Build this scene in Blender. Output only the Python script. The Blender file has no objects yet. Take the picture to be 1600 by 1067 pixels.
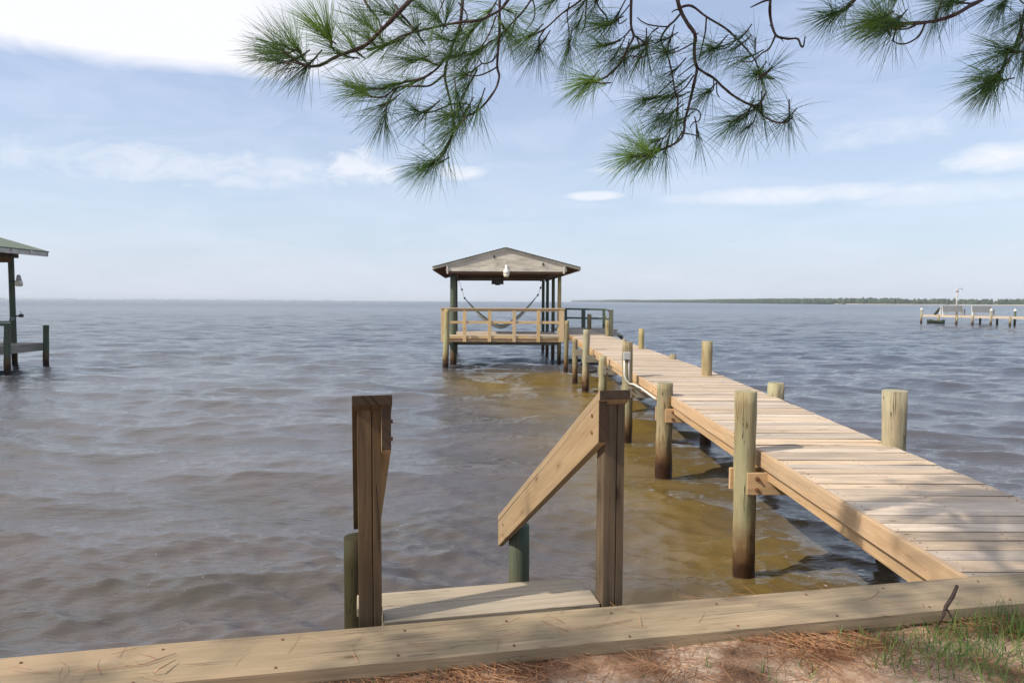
import bpy, math, random
import numpy as np
from mathutils import Vector, Matrix, noise as mnoise
random.seed(7); np.random.seed(7)
R = math.radians
scene = bpy.context.scene
COL = scene.collection

# ------------------------------------------------------------------ camera
CAMH = 2.39
F = 1080.0                      # focal length in photo pixels (1600 wide)
cam_d = bpy.data.cameras.new('camera'); cam = bpy.data.objects.new('camera', cam_d); COL.objects.link(cam)
cam_d.sensor_width = 36; cam_d.lens = 36 * F / 1600; cam_d.clip_start = .05; cam_d.clip_end = 20000
pitch = math.atan(63.1 / F); roll = .0043
cam.matrix_world = Matrix.Translation((0, 0, CAMH)) @ Matrix.Rotation(R(90) - pitch, 4, 'X') @ Matrix.Rotation(roll, 4, 'Z')
scene.camera = cam
CR = cam.matrix_world.to_3x3(); CO = Vector((0, 0, CAMH))
def ray(px, py):
    return CR @ Vector(((px - 800) / F, -(py - 533.5) / F, -1))
def atz(px, py, z):             # real point at height z seen at that pixel
    d = ray(px, py); return CO + d * ((z - CAMH) / d.z)
def atd(px, py, d):             # real point at distance d (along world y)
    r = ray(px, py); return CO + r * (d / r.y)

# ------------------------------------------------------------------ mesh builder
class MB:
    def __init__(s): s.v = []; s.f = []; s.uv = []; s.r = []; s.sm = []; s.mi = []; s.cur = 0
    def face(s, idx, uvs, rnd, smooth=False):
        s.f.append(idx); s.uv.extend(uvs); s.r.append(rnd); s.sm.append(smooth); s.mi.append(s.cur)
    def box(s, c, size, ax=None, grain=0, rnd=None, jit=0, side=None):
        """c centre, size full sizes, ax 3 unit vectors"""
        if ax is None: ax = (Vector((1, 0, 0)), Vector((0, 1, 0)), Vector((0, 0, 1)))
        c = Vector(c); rnd = random.random() if rnd is None else rnd
        ou = random.random() * 40; ov = random.random() * 40
        b = len(s.v)
        co = []
        for i in (-1, 1):
            for j in (-1, 1):
                for k in (-1, 1):
                    p = (i * size[0] / 2, j * size[1] / 2, k * size[2] / 2)
                    co.append(p)
                    q = c + ax[0] * p[0] + ax[1] * p[1] + ax[2] * p[2]
                    if jit: q += Vector((random.uniform(-jit, jit), random.uniform(-jit, jit), random.uniform(-jit, jit)))
                    s.v.append(q)
        quads = [((0, 1, 3, 2), 0), ((4, 6, 7, 5), 0), ((0, 4, 5, 1), 1), ((2, 3, 7, 6), 1), ((0, 2, 6, 4), 2), ((1, 5, 7, 3), 2)]
        for q, n in quads:
            oth = [a for a in (0, 1, 2) if a != n]
            if n == grain: ua, va = oth; su = .12
            else:
                if side is not None and n == 1: s.cur = side
                ua = grain; va = [a for a in oth if a != grain][0]; su = 1
            s.face([b + i for i in q], [(co[i][ua] * su + ou, co[i][va] + ov + n * 3.1) for i in q], rnd)
            if side is not None: s.cur = 0
    def beam(s, p0, p1, w, h, up=Vector((0, 0, 1)), rnd=None, jit=0, side=None):
        """board from p0 to p1, w sideways, h along up"""
        p0 = Vector(p0); p1 = Vector(p1); x = (p1 - p0); L = x.length; x.normalize()
        y = up.cross(x).normalized(); z = x.cross(y)
        s.box((p0 + p1) / 2, (L, w, h), (x, y, z), 0, rnd, jit, side)
    def prism(s, pts, vec, rnd=None, grain=None, endf=None):
        """extrude polygon pts by vec"""
        rnd = random.random() if rnd is None else rnd
        b = len(s.v); n = len(pts); pts = [Vector(p) for p in pts]; vec = Vector(vec)
        for p in pts: s.v.append(p)
        for p in pts: s.v.append(p + vec)
        g = grain.normalized() if grain else (pts[1] - pts[0]).normalized()
        nn = vec.normalized(); t = nn.cross(g)
        off = random.random() * 40
        P = [(p.dot(g) + off, p.dot(t) + off) for p in pts]
        s.face([b + i for i in range(n)][::-1], P[::-1], rnd); s.face([b + n + i for i in range(n)], P, rnd)
        for i in range(n):
            j = (i + 1) % n; d = vec.length; s.cur = 1 if endf == i else 0
            s.face([b + i, b + j, b + n + j, b + n + i], [(P[i][0], P[i][1]), (P[j][0], P[j][1]), (P[j][0], P[j][1] + d), (P[i][0], P[i][1] + d)], rnd)
    def tube(s, pts, rad, n=8, rnd=None, caps=True, wob=0, smooth=True):
        rnd = random.random() if rnd is None else rnd
        pts = [Vector(p) for p in pts]; b = len(s.v); ou = random.random() * 40; L = 0
        prev = None; us = []
        for i, p in enumerate(pts):
            d = (pts[min(i + 1, len(pts) - 1)] - pts[max(i - 1, 0)])
            if d.length < 1e-9: d = Vector((0, 0, 1))
            d.normalize()
            if prev is None:
                a = Vector((0, 0, 1)) if abs(d.z) < .9 else Vector((1, 0, 0))
                X = a.cross(d).normalized()
            else:
                X = (prev - d * prev.dot(d)).normalized()
            prev = X; Y = d.cross(X)
            r = rad[i] if isinstance(rad, (list, tuple)) else rad
            if i: L += (p - pts[i - 1]).length
            us.append(L)
            for k in range(n):
                a = 2 * math.pi * k / n
                rr = r * (1 + wob * (mnoise.noise(Vector((k * .9, i * .35, rnd * 50)))))
                s.v.append(p + X * (rr * math.cos(a)) + Y * (rr * math.sin(a)))
        r0 = rad[0] if isinstance(rad, (list, tuple)) else rad
        for i in range(len(pts) - 1):
            for k in range(n):
                k2 = (k + 1) % n
                va = k / n * 2 * math.pi * r0; vb = (k + 1) / n * 2 * math.pi * r0
                s.face([b + i * n + k, b + i * n + k2, b + (i + 1) * n + k2, b + (i + 1) * n + k],
                       [(us[i] + ou, va + ou), (us[i] + ou, vb + ou), (us[i + 1] + ou, vb + ou), (us[i + 1] + ou, va + ou)], rnd, smooth)
        if caps:
            m = len(pts) - 1
            rr = rad[0] if isinstance(rad, (list, tuple)) else rad
            cu = [(.1 * rr * math.cos(2 * math.pi * k / n) + ou, rr * math.sin(2 * math.pi * k / n) + ou) for k in range(n)]
            s.face([b + k for k in range(n)][::-1], cu[::-1], rnd); s.face([b + m * n + k for k in range(n)], cu, rnd)
    def build(s, name, mat, parent=None, bevel=0):
        me = bpy.data.meshes.new(name); me.from_pydata([tuple(v) for v in s.v], [], s.f)
        uvl = me.uv_layers.new(name='UVMap'); uvl.data.foreach_set('uv', np.array(s.uv, dtype=np.float32).ravel())
        at = me.attributes.new('rnd', 'FLOAT', 'FACE'); at.data.foreach_set('value', np.array(s.r, dtype=np.float32))
        me.polygons.foreach_set('use_smooth', np.array(s.sm, dtype=bool))
        for m_ in (mat if isinstance(mat, (list, tuple)) else [mat]): me.materials.append(m_)
        me.polygons.foreach_set('material_index', np.array(s.mi, dtype=np.int32)); me.update()
        o = bpy.data.objects.new(name, me); COL.objects.link(o)
        if parent: o.parent = parent
        if bevel:
            m = o.modifiers.new('bevel', 'BEVEL'); m.width = bevel; m.segments = 2; m.limit_method = 'ANGLE'; m.angle_limit = R(50)
        return o
def tag(o, label=None, cat=None, group=None, kind=None):
    if label: o['label'] = label
    if cat: o['category'] = cat
    if group: o['group'] = group
    if kind: o['kind'] = kind
    return o
def thing(name, label, cat, loc=(0, 0, 0), group=None):
    """an Empty at the thing's base; parts keep world coordinates through offset()"""
    o = bpy.data.objects.new(name, None); COL.objects.link(o); o.location = loc
    o.empty_display_size = .2
    return tag(o, label, cat, group)
def part(mb, name, mat, t, bevel=0, label=None):
    """mesh built in world coordinates, parented to thing t (or to a part of it)"""
    o = mb.build(name, mat, None, bevel)
    root = t
    while root.parent: root = root.parent
    off = Vector(root.location)
    if off.length:
        o.data.transform(Matrix.Translation(-off))
    o.parent = t
    if label: o['label'] = label
    return o
def simple(mb, name, mat, label, cat, group=None, bevel=0, loc=None):
    o = mb.build(name, mat, None, bevel)
    if loc is not None:
        o.data.transform(Matrix.Translation(-Vector(loc))); o.location = loc
    return tag(o, label, cat, group)

# ------------------------------------------------------------------ materials
def nodes(name):
    m = bpy.data.materials.new(name); m.use_nodes = True
    nt = m.node_tree; nt.nodes.clear()
    out = nt.nodes.new('ShaderNodeOutputMaterial'); b = nt.nodes.new('ShaderNodeBsdfPrincipled')
    nt.links.new(b.outputs[0], out.inputs[0])
    return m, nt, b, out
def N(nt, t, **k):
    n = nt.nodes.new(t)
    for a, v in k.items():
        if a.startswith('i_'):
            key = a[2:]; key = int(key) if key.isdigit() else key.replace('_', ' ')
            n.inputs[key].default_value = v
        else: setattr(n, a, v)
    return n
def ramp(nt, fac, stops):
    n = nt.nodes.new('ShaderNodeValToRGB'); e = n.color_ramp.elements
    while len(e) < len(stops): e.new(.5)
    for el, (p, c) in zip(e, stops):
        el.position = p; el.color = (*c, 1) if len(c) == 3 else c
    nt.links.new(fac, n.inputs[0]); return n
def math_(nt, op, a, b=None, clamp=False):
    n = nt.nodes.new('ShaderNodeMath'); n.operation = op; n.use_clamp = clamp
    for i, x in enumerate((a, b)):
        if x is None: continue
        if isinstance(x, (int, float)): n.inputs[i].default_value = x
        else: nt.links.new(x, n.inputs[i])
    return n.outputs[0]
def mix(nt, fac, a, b, mode='MIX'):
    n = nt.nodes.new('ShaderNodeMix'); n.data_type = 'RGBA'; n.blend_type = mode
    for i, x in ((0, fac), (6, a), (7, b)):
        if isinstance(x, (int, float)): n.inputs[i].default_value = x
        elif isinstance(x, tuple): n.inputs[i].default_value = (*x, 1)
        else: nt.links.new(x, n.inputs[i])
    return n.outputs[2]
def gray(v): return (v, v, v)

def wood(name, light, dark, stain=(.25, .22, .17), stain_amt=.4, rough=.75, rnd_amt=.25, knots=True, cracks=.5, wet=False, bump=.25, moss=None, grain=1.0):
    m, nt, b, out = nodes(name); L = nt.links.new
    uv = N(nt, 'ShaderNodeUVMap', uv_map='UVMap'); at = N(nt, 'ShaderNodeAttribute', attribute_name='rnd')
    sep = N(nt, 'ShaderNodeSeparateXYZ'); L(uv.outputs[0], sep.inputs[0])
    zz = math_(nt, 'MULTIPLY', at.outputs['Fac'], 91.7)
    def vec(su, sv, off=0.):
        c = N(nt, 'ShaderNodeCombineXYZ')
        L(math_(nt, 'MULTIPLY', sep.outputs[0], su), c.inputs[0]); L(math_(nt, 'MULTIPLY', sep.outputs[1], sv), c.inputs[1])
        L(math_(nt, 'ADD', zz, off), c.inputs[2]); return c.outputs[0]
    g = N(nt, 'ShaderNodeTexNoise', i_Scale=1., i_Detail=6., i_Roughness=.65, i_Distortion=.6); L(vec(2.2, 42 * grain), g.inputs['Vector'])
    g2 = N(nt, 'ShaderNodeTexNoise', i_Scale=1., i_Detail=4., i_Roughness=.6); L(vec(7, 190 * grain, 3), g2.inputs['Vector'])
    st = N(nt, 'ShaderNodeTexNoise', i_Scale=1., i_Detail=5., i_Roughness=.6, i_Distortion=.4); L(vec(1.6, 6, 9), st.inputs['Vector'])
    grainv = math_(nt, 'ADD', math_(nt, 'MULTIPLY', g.outputs[0], .7), math_(nt, 'MULTIPLY', g2.outputs[0], .3))
    col = ramp(nt, grainv, [(.33, dark), (.62, light)]).outputs[0]
    sf = ramp(nt, st.outputs[0], [(.42, gray(0)), (.72, gray(stain_amt))]).outputs[0]
    col = mix(nt, sf, col, stain)
    if moss:
        mo = N(nt, 'ShaderNodeTexNoise', i_Scale=1., i_Detail=3.); L(vec(1.1, 4, 17), mo.inputs['Vector'])
        col = mix(nt, ramp(nt, mo.outputs[0], [(.4, gray(0)), (.68, gray(.65))]).outputs[0], col, moss)
    hgt = grainv
    if knots:
        vo = N(nt, 'ShaderNodeTexVoronoi', i_Scale=1., i_Randomness=1.); L(vec(2.3, 6.5, 5), vo.inputs['Vector'])
        kf = ramp(nt, vo.outputs['Distance'], [(.045, gray(1)), (.085, gray(0))]).outputs[0]
        ring = ramp(nt, vo.outputs['Distance'], [(.06, gray(.6)), (.2, gray(0))]).outputs[0]
        col = mix(nt, ring, col, tuple(x * .8 for x in dark))
        col = mix(nt, math_(nt, 'MULTIPLY', kf, .8), col, (dark[0] * .35, dark[1] * .28, dark[2] * .22))
    if cracks:
        cr = N(nt, 'ShaderNodeTexNoise', i_Scale=1., i_Detail=3., i_Roughness=.5, i_Distortion=.3); L(vec(1.1, 26, 31), cr.inputs['Vector'])
        d = math_(nt, 'ABSOLUTE', math_(nt, 'SUBTRACT', cr.outputs[0], .5))
        lf = N(nt, 'ShaderNodeTexNoise', i_Scale=1., i_Detail=2.); L(vec(1.3, 9, 41), lf.inputs['Vector'])
        mask = ramp(nt, lf.outputs[0], [(.5, gray(0)), (.6, gray(1))]).outputs[0]
        cf = math_(nt, 'MULTIPLY', ramp(nt, d, [(.004, gray(1)), (.013, gray(0))]).outputs[0], mask)
        col = mix(nt, math_(nt, 'MULTIPLY', cf, cracks), col, tuple(x * .22 for x in dark))
        hgt = math_(nt, 'SUBTRACT', hgt, math_(nt, 'MULTIPLY', cf, .8))
    # board-to-board variation
    hs = N(nt, 'ShaderNodeHueSaturation'); L(col, hs.inputs['Color'])
    L(math_(nt, 'ADD', math_(nt, 'MULTIPLY', at.outputs['Fac'], rnd_amt), 1 - rnd_amt / 2), hs.inputs['Value'])
    wn = N(nt, 'ShaderNodeTexWhiteNoise', noise_dimensions='1D'); L(at.outputs['Fac'], wn.inputs['W'])
    L(math_(nt, 'ADD', math_(nt, 'MULTIPLY', wn.outputs[0], rnd_amt * 1.2), 1 - rnd_amt * .6), hs.inputs['Saturation'])
    col = hs.outputs[0]
    rg = None
    if wet:
        ge = N(nt, 'ShaderNodeNewGeometry'); sp = N(nt, 'ShaderNodeSeparateXYZ'); L(ge.outputs['Position'], sp.inputs[0])
        wn2 = N(nt, 'ShaderNodeTexNoise', i_Scale=7., i_Detail=4.); L(ge.outputs['Position'], wn2.inputs['Vector'])
        h = math_(nt, 'ADD', sp.outputs[2], math_(nt, 'MULTIPLY', math_(nt, 'SUBTRACT', wn2.outputs[0], .5), .35))
        band = ramp(nt, h, [(.14, gray(1)), (.34, gray(0))]).outputs[0]
        rust = ramp(nt, h, [(.30, gray(.92)), (.62, gray(0))]).outputs[0]
        col = mix(nt, rust, col, (.14, .072, .028)); col = mix(nt, band, col, (.035, .016, .009))
        rg = math_(nt, 'SUBTRACT', rough, math_(nt, 'MULTIPLY', band, .4)); L(rg, b.inputs['Roughness'])
    L(col, b.inputs['Base Color'])
    if rg is None: b.inputs['Roughness'].default_value = rough
    b.inputs['Specular IOR Level'].default_value = .25
    bp = N(nt, 'ShaderNodeBump', i_Strength=bump, i_Distance=.012); L(hgt, bp.inputs['Height']); L(bp.outputs[0], b.inputs['Normal'])
    return m
def plain(name, col, rough=.6, metal=0, var=.15, scale=8, bump=0, spec=.4):
    m, nt, b, out = nodes(name); L = nt.links.new
    tc = N(nt, 'ShaderNodeTexCoord'); n = N(nt, 'ShaderNodeTexNoise', i_Scale=scale, i_Detail=5.); L(tc.outputs['Object'], n.inputs['Vector'])
    c = ramp(nt, n.outputs[0], [(.3, tuple(x * (1 - var) for x in col)), (.7, tuple(min(1, x * (1 + var)) for x in col))]).outputs[0]
    L(c, b.inputs['Base Color']); b.inputs['Roughness'].default_value = rough; b.inputs['Metallic'].default_value = metal
    b.inputs['Specular IOR Level'].default_value = spec
    if bump:
        bp = N(nt, 'ShaderNodeBump', i_Strength=bump, i_Distance=.02); L(n.outputs[0], bp.inputs['Height']); L(bp.outputs[0], b.inputs['Normal'])
    return m
M = {}
M['deck'] = wood('deck_wood', (.66, .53, .405), (.41, .31, .22), stain=(.36, .30, .235), stain_amt=.75, rnd_amt=.34, cracks=.5, rough=.85, knots=True)
M['rim'] = wood('rim_wood', (.62, .42, .24), (.45, .27, .13), stain=(.30, .25, .18), stain_amt=.4, rnd_amt=.12, cracks=.35)
M['piling'] = wood('piling_wood', (.42, .34, .20), (.20, .155, .09), stain=(.17, .14, .085), stain_amt=.75, rnd_amt=.45, cracks=1.0, wet=True, knots=True, moss=(.29, .31, .20), grain=.5, bump=.6)
M['green_post'] = wood('green_post_wood', (.12, .135, .09), (.05, .06, .04), stain=(.07, .12, .07), stain_amt=.5, cracks=.6, wet=True, knots=False, grain=.6)
M['endgrain_gap_shade'] = wood('weathered_end_and_gap_shade', (.10, .065, .04), (.04, .027, .018), stain=(.03, .03, .02), cracks=.8, knots=False)  # weathered sawn ends; also carries painted shade for rail ends and plank gaps
M['stub'] = wood('dark_olive_brown_piling', (.05, .034, .018), (.02, .014, .008), stain=(.05, .055, .02), stain_amt=.8, cracks=1, knots=False, grain=.5, moss=(.035, .034, .014))  # very dark olive-brown wood for the left stair piling
M['green_rail'] = wood('green_rail_wood', (.13, .17, .13), (.07, .09, .07), stain=(.06, .09, .07), cracks=.4, knots=False)
M['cap'] = wood('cap_wood', (.45, .35, .235), (.255, .195, .125), stain=(.20, .17, .11), stain_amt=.6, rnd_amt=.12, cracks=.45, moss=(.40, .29, .19), rough=.85)
M['post'] = wood('stair_post_wood', (.175, .120, .070), (.07, .047, .028), stain=(.09, .065, .04), stain_amt=.5, rnd_amt=.15, cracks=1.0, knots=True)
M['handrail'] = wood('handrail_wood', (.42, .30, .18), (.28, .19, .11), stain=(.32, .25, .15), stain_amt=.5, rnd_amt=.1, cracks=.4)
M['tread'] = wood('tread_wood', (.46, .375, .275), (.30, .24, .17), stain=(.27, .25, .17), stain_amt=.6, rnd_amt=.15, cracks=.6)
M['newrail'] = wood('new_rail_wood', (.66, .47, .26), (.48, .30, .13), stain=(.45, .38, .22), stain_amt=.4, rnd_amt=.25, cracks=.2)
M['gable'] = wood('weathered_gable_boards', (.72, .66, .57), (.50, .45, .38), stain=(.26, .23, .19), stain_amt=.75, cracks=.5, knots=False, rnd_amt=.1)
M['brown'] = wood('brown_roof_timber', (.20, .115, .065), (.11, .06, .035), stain=(.08, .05, .03), cracks=.3, knots=False)
M['oldwood'] = wood('old_grey_wood', (.34, .30, .24), (.2, .17, .135), stain=(.13, .15, .10), cracks=.6)
M['bulk'] = wood('bulkhead_sheeting', (.28, .24, .15), (.15, .125, .08), stain=(.09, .1, .05), cracks=.7, wet=True)
M['shingle'] = plain('roof_shingles', (.15, .155, .11), .9, var=.35, scale=14, bump=.5)
M['greenroof'] = plain('green_metal_roof', (.13, .155, .105), .6, var=.15)
M['white'] = plain('white_plastic', (.75, .73, .68), .4, var=.06)
M['lampglass'] = plain('cream_lamp_lens', (.72, .64, .5), .25, var=.1)
M['grey'] = plain('grey_enamel_box', (.42, .42, .41), .5, var=.08)
M['pipe'] = plain('grey_pvc_pipe', (.45, .43, .4), .5, var=.08)
M['black'] = plain('black_plastic', (.02, .022, .025), .5, var=.2)
M['rust'] = plain('rusty_bolt', (.16, .07, .03), .7, var=.4, scale=60)
M['rope'] = plain('cotton_rope', (.5, .5, .42), .9, var=.2)
M['ropeg'] = plain('green_hammock_edge', (.2, .25, .2), .9, var=.2)
M['bark'] = plain('pine_bark', (.065, .043, .038), .9, var=.5, scale=60, bump=.8)
M['trunk'] = plain('pine_trunk_bark', (.14, .085, .055), .95, var=.5, scale=9, bump=1)
M['twig'] = plain('dead_twig', (.42, .26, .16), .9, var=.4, scale=40)
M['bench'] = plain('grey_bench_slats', (.16, .165, .17), .8, var=.2)
M['boat'] = plain('dark_green_paint', (.02, .035, .02), .4, var=.1)
M['redpaint'] = plain('red_brown_paint', (.25, .07, .05), .5, var=.1)

def hammock_mat():
    m, nt, b, out = nodes('hammock_netting'); L = nt.links.new
    uv = N(nt, 'ShaderNodeUVMap', uv_map='UVMap'); w = N(nt, 'ShaderNodeTexWave', i_Scale=9., i_Distortion=.4); w.bands_direction = 'Y'; L(uv.outputs[0], w.inputs[0])
    L(ramp(nt, w.outputs[0], [(.2, (.42, .43, .36)), (.8, (.75, .72, .62))]).outputs[0], b.inputs['Base Color']); b.inputs['Roughness'].default_value = .9
    tr = N(nt, 'ShaderNodeBsdfTransparent'); mx = N(nt, 'ShaderNodeMixShader'); L(ramp(nt, w.outputs[0], [(.3, gray(.2)), (.5, gray(1))]).outputs[0], mx.inputs[0])
    L(tr.outputs[0], mx.inputs[1]); L(b.outputs[0], mx.inputs[2]); L(mx.outputs[0], out.inputs[0])
    return m
M['hammock'] = hammock_mat()

def needle_mat(name, c1, c2, trans=.35):
    m, nt, b, out = nodes(name); L = nt.links.new
    at = N(nt, 'ShaderNodeAttribute', attribute_name='rnd')
    c = ramp(nt, at.outputs['Fac'], [(0, c1), (1, c2)]).outputs[0]
    L(c, b.inputs['Base Color']); b.inputs['Roughness'].default_value = .5; b.inputs['Specular IOR Level'].default_value = .4
    t = N(nt, 'ShaderNodeBsdfTranslucent'); L(c, t.inputs[0]); mx = N(nt, 'ShaderNodeMixShader'); mx.inputs[0].default_value = trans
    L(b.outputs[0], mx.inputs[1]); L(t.outputs[0], mx.inputs[2]); L(mx.outputs[0], out.inputs[0])
    return m
M['needle'] = needle_mat('pine_needles_green', (.035, .085, .045), (.21, .35, .06))
M['straw'] = needle_mat('fallen_pine_straw', (.19, .07, .028), (.50, .27, .13), .1)
M['grass'] = needle_mat('green_grass_blades', (.045, .12, .03), (.22, .32, .07), .3)
M['wood_far'] = plain('far_tree_foliage', (.05, .075, .045), .95, var=.5, scale=.06)
M['shore'] = plain('far_shore_sand', (.42, .37, .30), .9, var=.2, scale=.05)

# ------------------------------------------------------------------ water
def water_mat():
    m, nt, b, out = nodes('murky_bay_water'); L = nt.links.new
    ge = N(nt, 'ShaderNodeNewGeometry'); P = ge.outputs['Position']
    mp = N(nt, 'ShaderNodeMapping'); mp.inputs['Scale'].default_value = (.35, .9, 1); L(P, mp.inputs[0])
    big = N(nt, 'ShaderNodeTexNoise', i_Scale=.45, i_Detail=5., i_Roughness=.6); L(mp.outputs[0], big.inputs['Vector'])
    sx_ = N(nt, 'ShaderNodeSeparateXYZ'); L(P, sx_.inputs[0]); X_, Y_ = sx_.outputs[0], sx_.outputs[1]
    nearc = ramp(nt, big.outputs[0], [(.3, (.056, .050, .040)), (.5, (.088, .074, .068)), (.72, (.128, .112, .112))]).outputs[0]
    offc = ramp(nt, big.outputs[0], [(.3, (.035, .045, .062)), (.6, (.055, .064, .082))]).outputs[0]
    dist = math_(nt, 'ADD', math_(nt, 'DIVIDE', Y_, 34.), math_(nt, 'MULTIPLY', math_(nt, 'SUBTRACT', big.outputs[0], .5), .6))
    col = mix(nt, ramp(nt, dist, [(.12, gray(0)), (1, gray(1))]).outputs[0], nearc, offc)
    # gold tint in the water colour along the pier
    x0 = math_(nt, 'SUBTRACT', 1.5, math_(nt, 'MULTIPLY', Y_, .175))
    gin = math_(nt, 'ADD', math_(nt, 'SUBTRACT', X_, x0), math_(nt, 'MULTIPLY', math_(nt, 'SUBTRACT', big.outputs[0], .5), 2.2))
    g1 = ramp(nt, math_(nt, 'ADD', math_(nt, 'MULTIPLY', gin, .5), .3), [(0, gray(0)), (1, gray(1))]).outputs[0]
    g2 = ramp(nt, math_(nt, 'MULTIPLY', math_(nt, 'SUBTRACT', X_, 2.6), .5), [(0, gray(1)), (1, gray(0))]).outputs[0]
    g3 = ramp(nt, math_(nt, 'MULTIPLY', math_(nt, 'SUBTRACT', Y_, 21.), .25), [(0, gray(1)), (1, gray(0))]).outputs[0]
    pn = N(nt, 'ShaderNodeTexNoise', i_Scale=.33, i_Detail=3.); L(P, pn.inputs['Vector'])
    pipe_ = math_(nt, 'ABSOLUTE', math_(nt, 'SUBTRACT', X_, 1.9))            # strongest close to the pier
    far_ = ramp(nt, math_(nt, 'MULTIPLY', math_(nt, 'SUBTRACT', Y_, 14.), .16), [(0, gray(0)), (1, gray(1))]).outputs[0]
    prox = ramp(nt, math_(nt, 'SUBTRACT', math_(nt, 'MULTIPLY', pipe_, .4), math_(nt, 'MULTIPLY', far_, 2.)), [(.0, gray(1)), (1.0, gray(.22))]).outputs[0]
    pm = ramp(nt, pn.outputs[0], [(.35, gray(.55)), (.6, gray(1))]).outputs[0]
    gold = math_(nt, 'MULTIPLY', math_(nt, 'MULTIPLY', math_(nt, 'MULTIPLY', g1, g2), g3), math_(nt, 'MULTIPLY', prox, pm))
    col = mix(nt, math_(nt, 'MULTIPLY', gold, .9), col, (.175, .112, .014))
    # small foam flecks
    f1 = N(nt, 'ShaderNodeTexNoise', i_Scale=13., i_Detail=6., i_Roughness=.75); L(P, f1.inputs['Vector'])
    f2 = N(nt, 'ShaderNodeTexNoise', i_Scale=.55, i_Detail=2.); L(P, f2.inputs['Vector'])
    fm = math_(nt, 'MULTIPLY', ramp(nt, f1.outputs[0], [(.64, gray(0)), (.68, gray(1))]).outputs[0], ramp(nt, f2.outputs[0], [(.56, gray(0)), (.68, gray(1))]).outputs[0])
    col = mix(nt, math_(nt, 'MULTIPLY', fm, .8), col, (.7, .7, .7))
    L(col, b.inputs['Base Color']); b.inputs['IOR'].default_value = 1.42; b.inputs['Specular IOR Level'].default_value = .5
    sp = N(nt, 'ShaderNodeSeparateXYZ'); L(P, sp.inputs[0])
    rr = ramp(nt, math_(nt, 'DIVIDE', sp.outputs[1], 300.), [(0, gray(.02)), (.1, gray(.06)), (1, gray(.2))]).outputs[0]
    L(rr, b.inputs['Roughness'])
    # ripples smaller than the modelled waves
    mp2 = N(nt, 'ShaderNodeMapping'); mp2.inputs['Scale'].default_value = (.42, 1.5, 1); mp2.inputs['Rotation'].default_value = (0, 0, .2); L(P, mp2.inputs[0])
    n1 = N(nt, 'ShaderNodeTexNoise', i_Scale=11., i_Detail=4., i_Roughness=.6, i_Distortion=.3); L(mp2.outputs[0], n1.inputs['Vector'])
    n2 = N(nt, 'ShaderNodeTexNoise', i_Scale=.9, i_Detail=5., i_Roughness=.62); L(mp2.outputs[0], n2.inputs['Vector'])
    b1 = N(nt, 'ShaderNodeBump', i_Strength=.85, i_Distance=.02); L(n1.outputs[0], b1.inputs['Height'])
    far = ramp(nt, math_(nt, 'DIVIDE', sp.outputs[1], 100.), [(.12, gray(0)), (.5, gray(1))]).outputs[0]
    b2 = N(nt, 'ShaderNodeBump', i_Distance=.45); L(far, b2.inputs['Strength']); L(n2.outputs[0], b2.inputs['Height']); L(b1.outputs[0], b2.inputs['Normal'])
    L(b2.outputs[0], b.inputs['Normal'])
    return m
def make_water():
    ys = [.6]
    while ys[-1] < 6000:
        y = ys[-1]; ys.append(y + (max(.022, .0075 * y) if y < 150 else .03 * y))
    ys = np.array(ys); nc = 860
    s = np.linspace(-1, 1, nc); t = 1.35 * (.5 * s + .5 * s ** 3)
    X = t[None, :] * (ys[:, None] + 6); Y = np.repeat(ys[:, None], nc, 1)
    dy = np.gradient(ys)[:, None]; dx = np.abs(np.gradient(t))[None, :] * (ys[:, None] + 6)
    sp = np.maximum(dx, dy)
    Z = np.zeros_like(X); DX = np.zeros_like(X); DY = np.zeros_like(X)
    rng = np.random.RandomState(3)
    # slow envelope so that rough and calm patches alternate
    env = 1 + .35 * np.sin(X * .31 + Y * .17 + 1) * np.sin(Y * .43 - X * .11) + .2 * np.sin(X * .9 + 2.) * np.sin(Y * 1.3 + X * .4)
    for i in range(130):
        lam = .11 * (4.2 / .11) ** (rng.rand() ** 1.35)
        k = 2 * math.pi / lam
        ang = R(262) + rng.randn() * R(27)          # crests roll in towards the shore, a little from the right
        kx, ky = k * math.cos(ang), k * math.sin(ang)
        slope = .050 * (1 if lam < .4 else .66 * (.4 / lam) ** .22) 
        a = slope / k; ph = rng.rand() * 6.283
        fade = np.clip((lam / sp - 2.2) / 2.5, 0, 1)
        th = kx * X + ky * Y + ph
        e = env if lam < 2 else 1
        Z += a * fade * e * np.cos(th)
        DX -= .75 * a * fade * math.cos(ang) * np.sin(th); DY -= .75 * a * fade * math.sin(ang) * np.sin(th)
    # the small splash seen off the stairs
    c = atz(278, 742, 0)
    q = ((X - c.x) / .30) ** 2 + ((Y - c.y) / .16) ** 2
    Z += .05 * np.exp(-q) - .03 * np.exp(-((X - c.x) / .5) ** 2 - ((Y - c.y + .45) / .2) ** 2)
    co = np.stack([X + DX, Y + DY, Z], -1).reshape(-1, 3).astype(np.float32)
    nr = len(ys); idx = np.arange(nr * nc).reshape(nr, nc)
    q = np.stack([idx[:-1, :-1], idx[:-1, 1:], idx[1:, 1:], idx[1:, :-1]], -1).reshape(-1, 4)
    me = bpy.data.meshes.new('water'); me.vertices.add(len(co)); me.vertices.foreach_set('co', co.ravel())
    me.loops.add(q.size); me.loops.foreach_set('vertex_index', q.ravel().astype(np.int32))
    me.polygons.add(len(q)); me.polygons.foreach_set('loop_start', np.arange(0, q.size, 4, dtype=np.int32))
    me.update(calc_edges=True); me.validate()
    me.polygons.foreach_set('use_smooth', np.ones(len(me.polygons), dtype=bool))
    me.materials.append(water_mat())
    o = bpy.data.objects.new('water', me); COL.objects.link(o); tag(o, 'murky brown bay water with short wind waves', 'water', kind='structure')
make_water()

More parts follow.
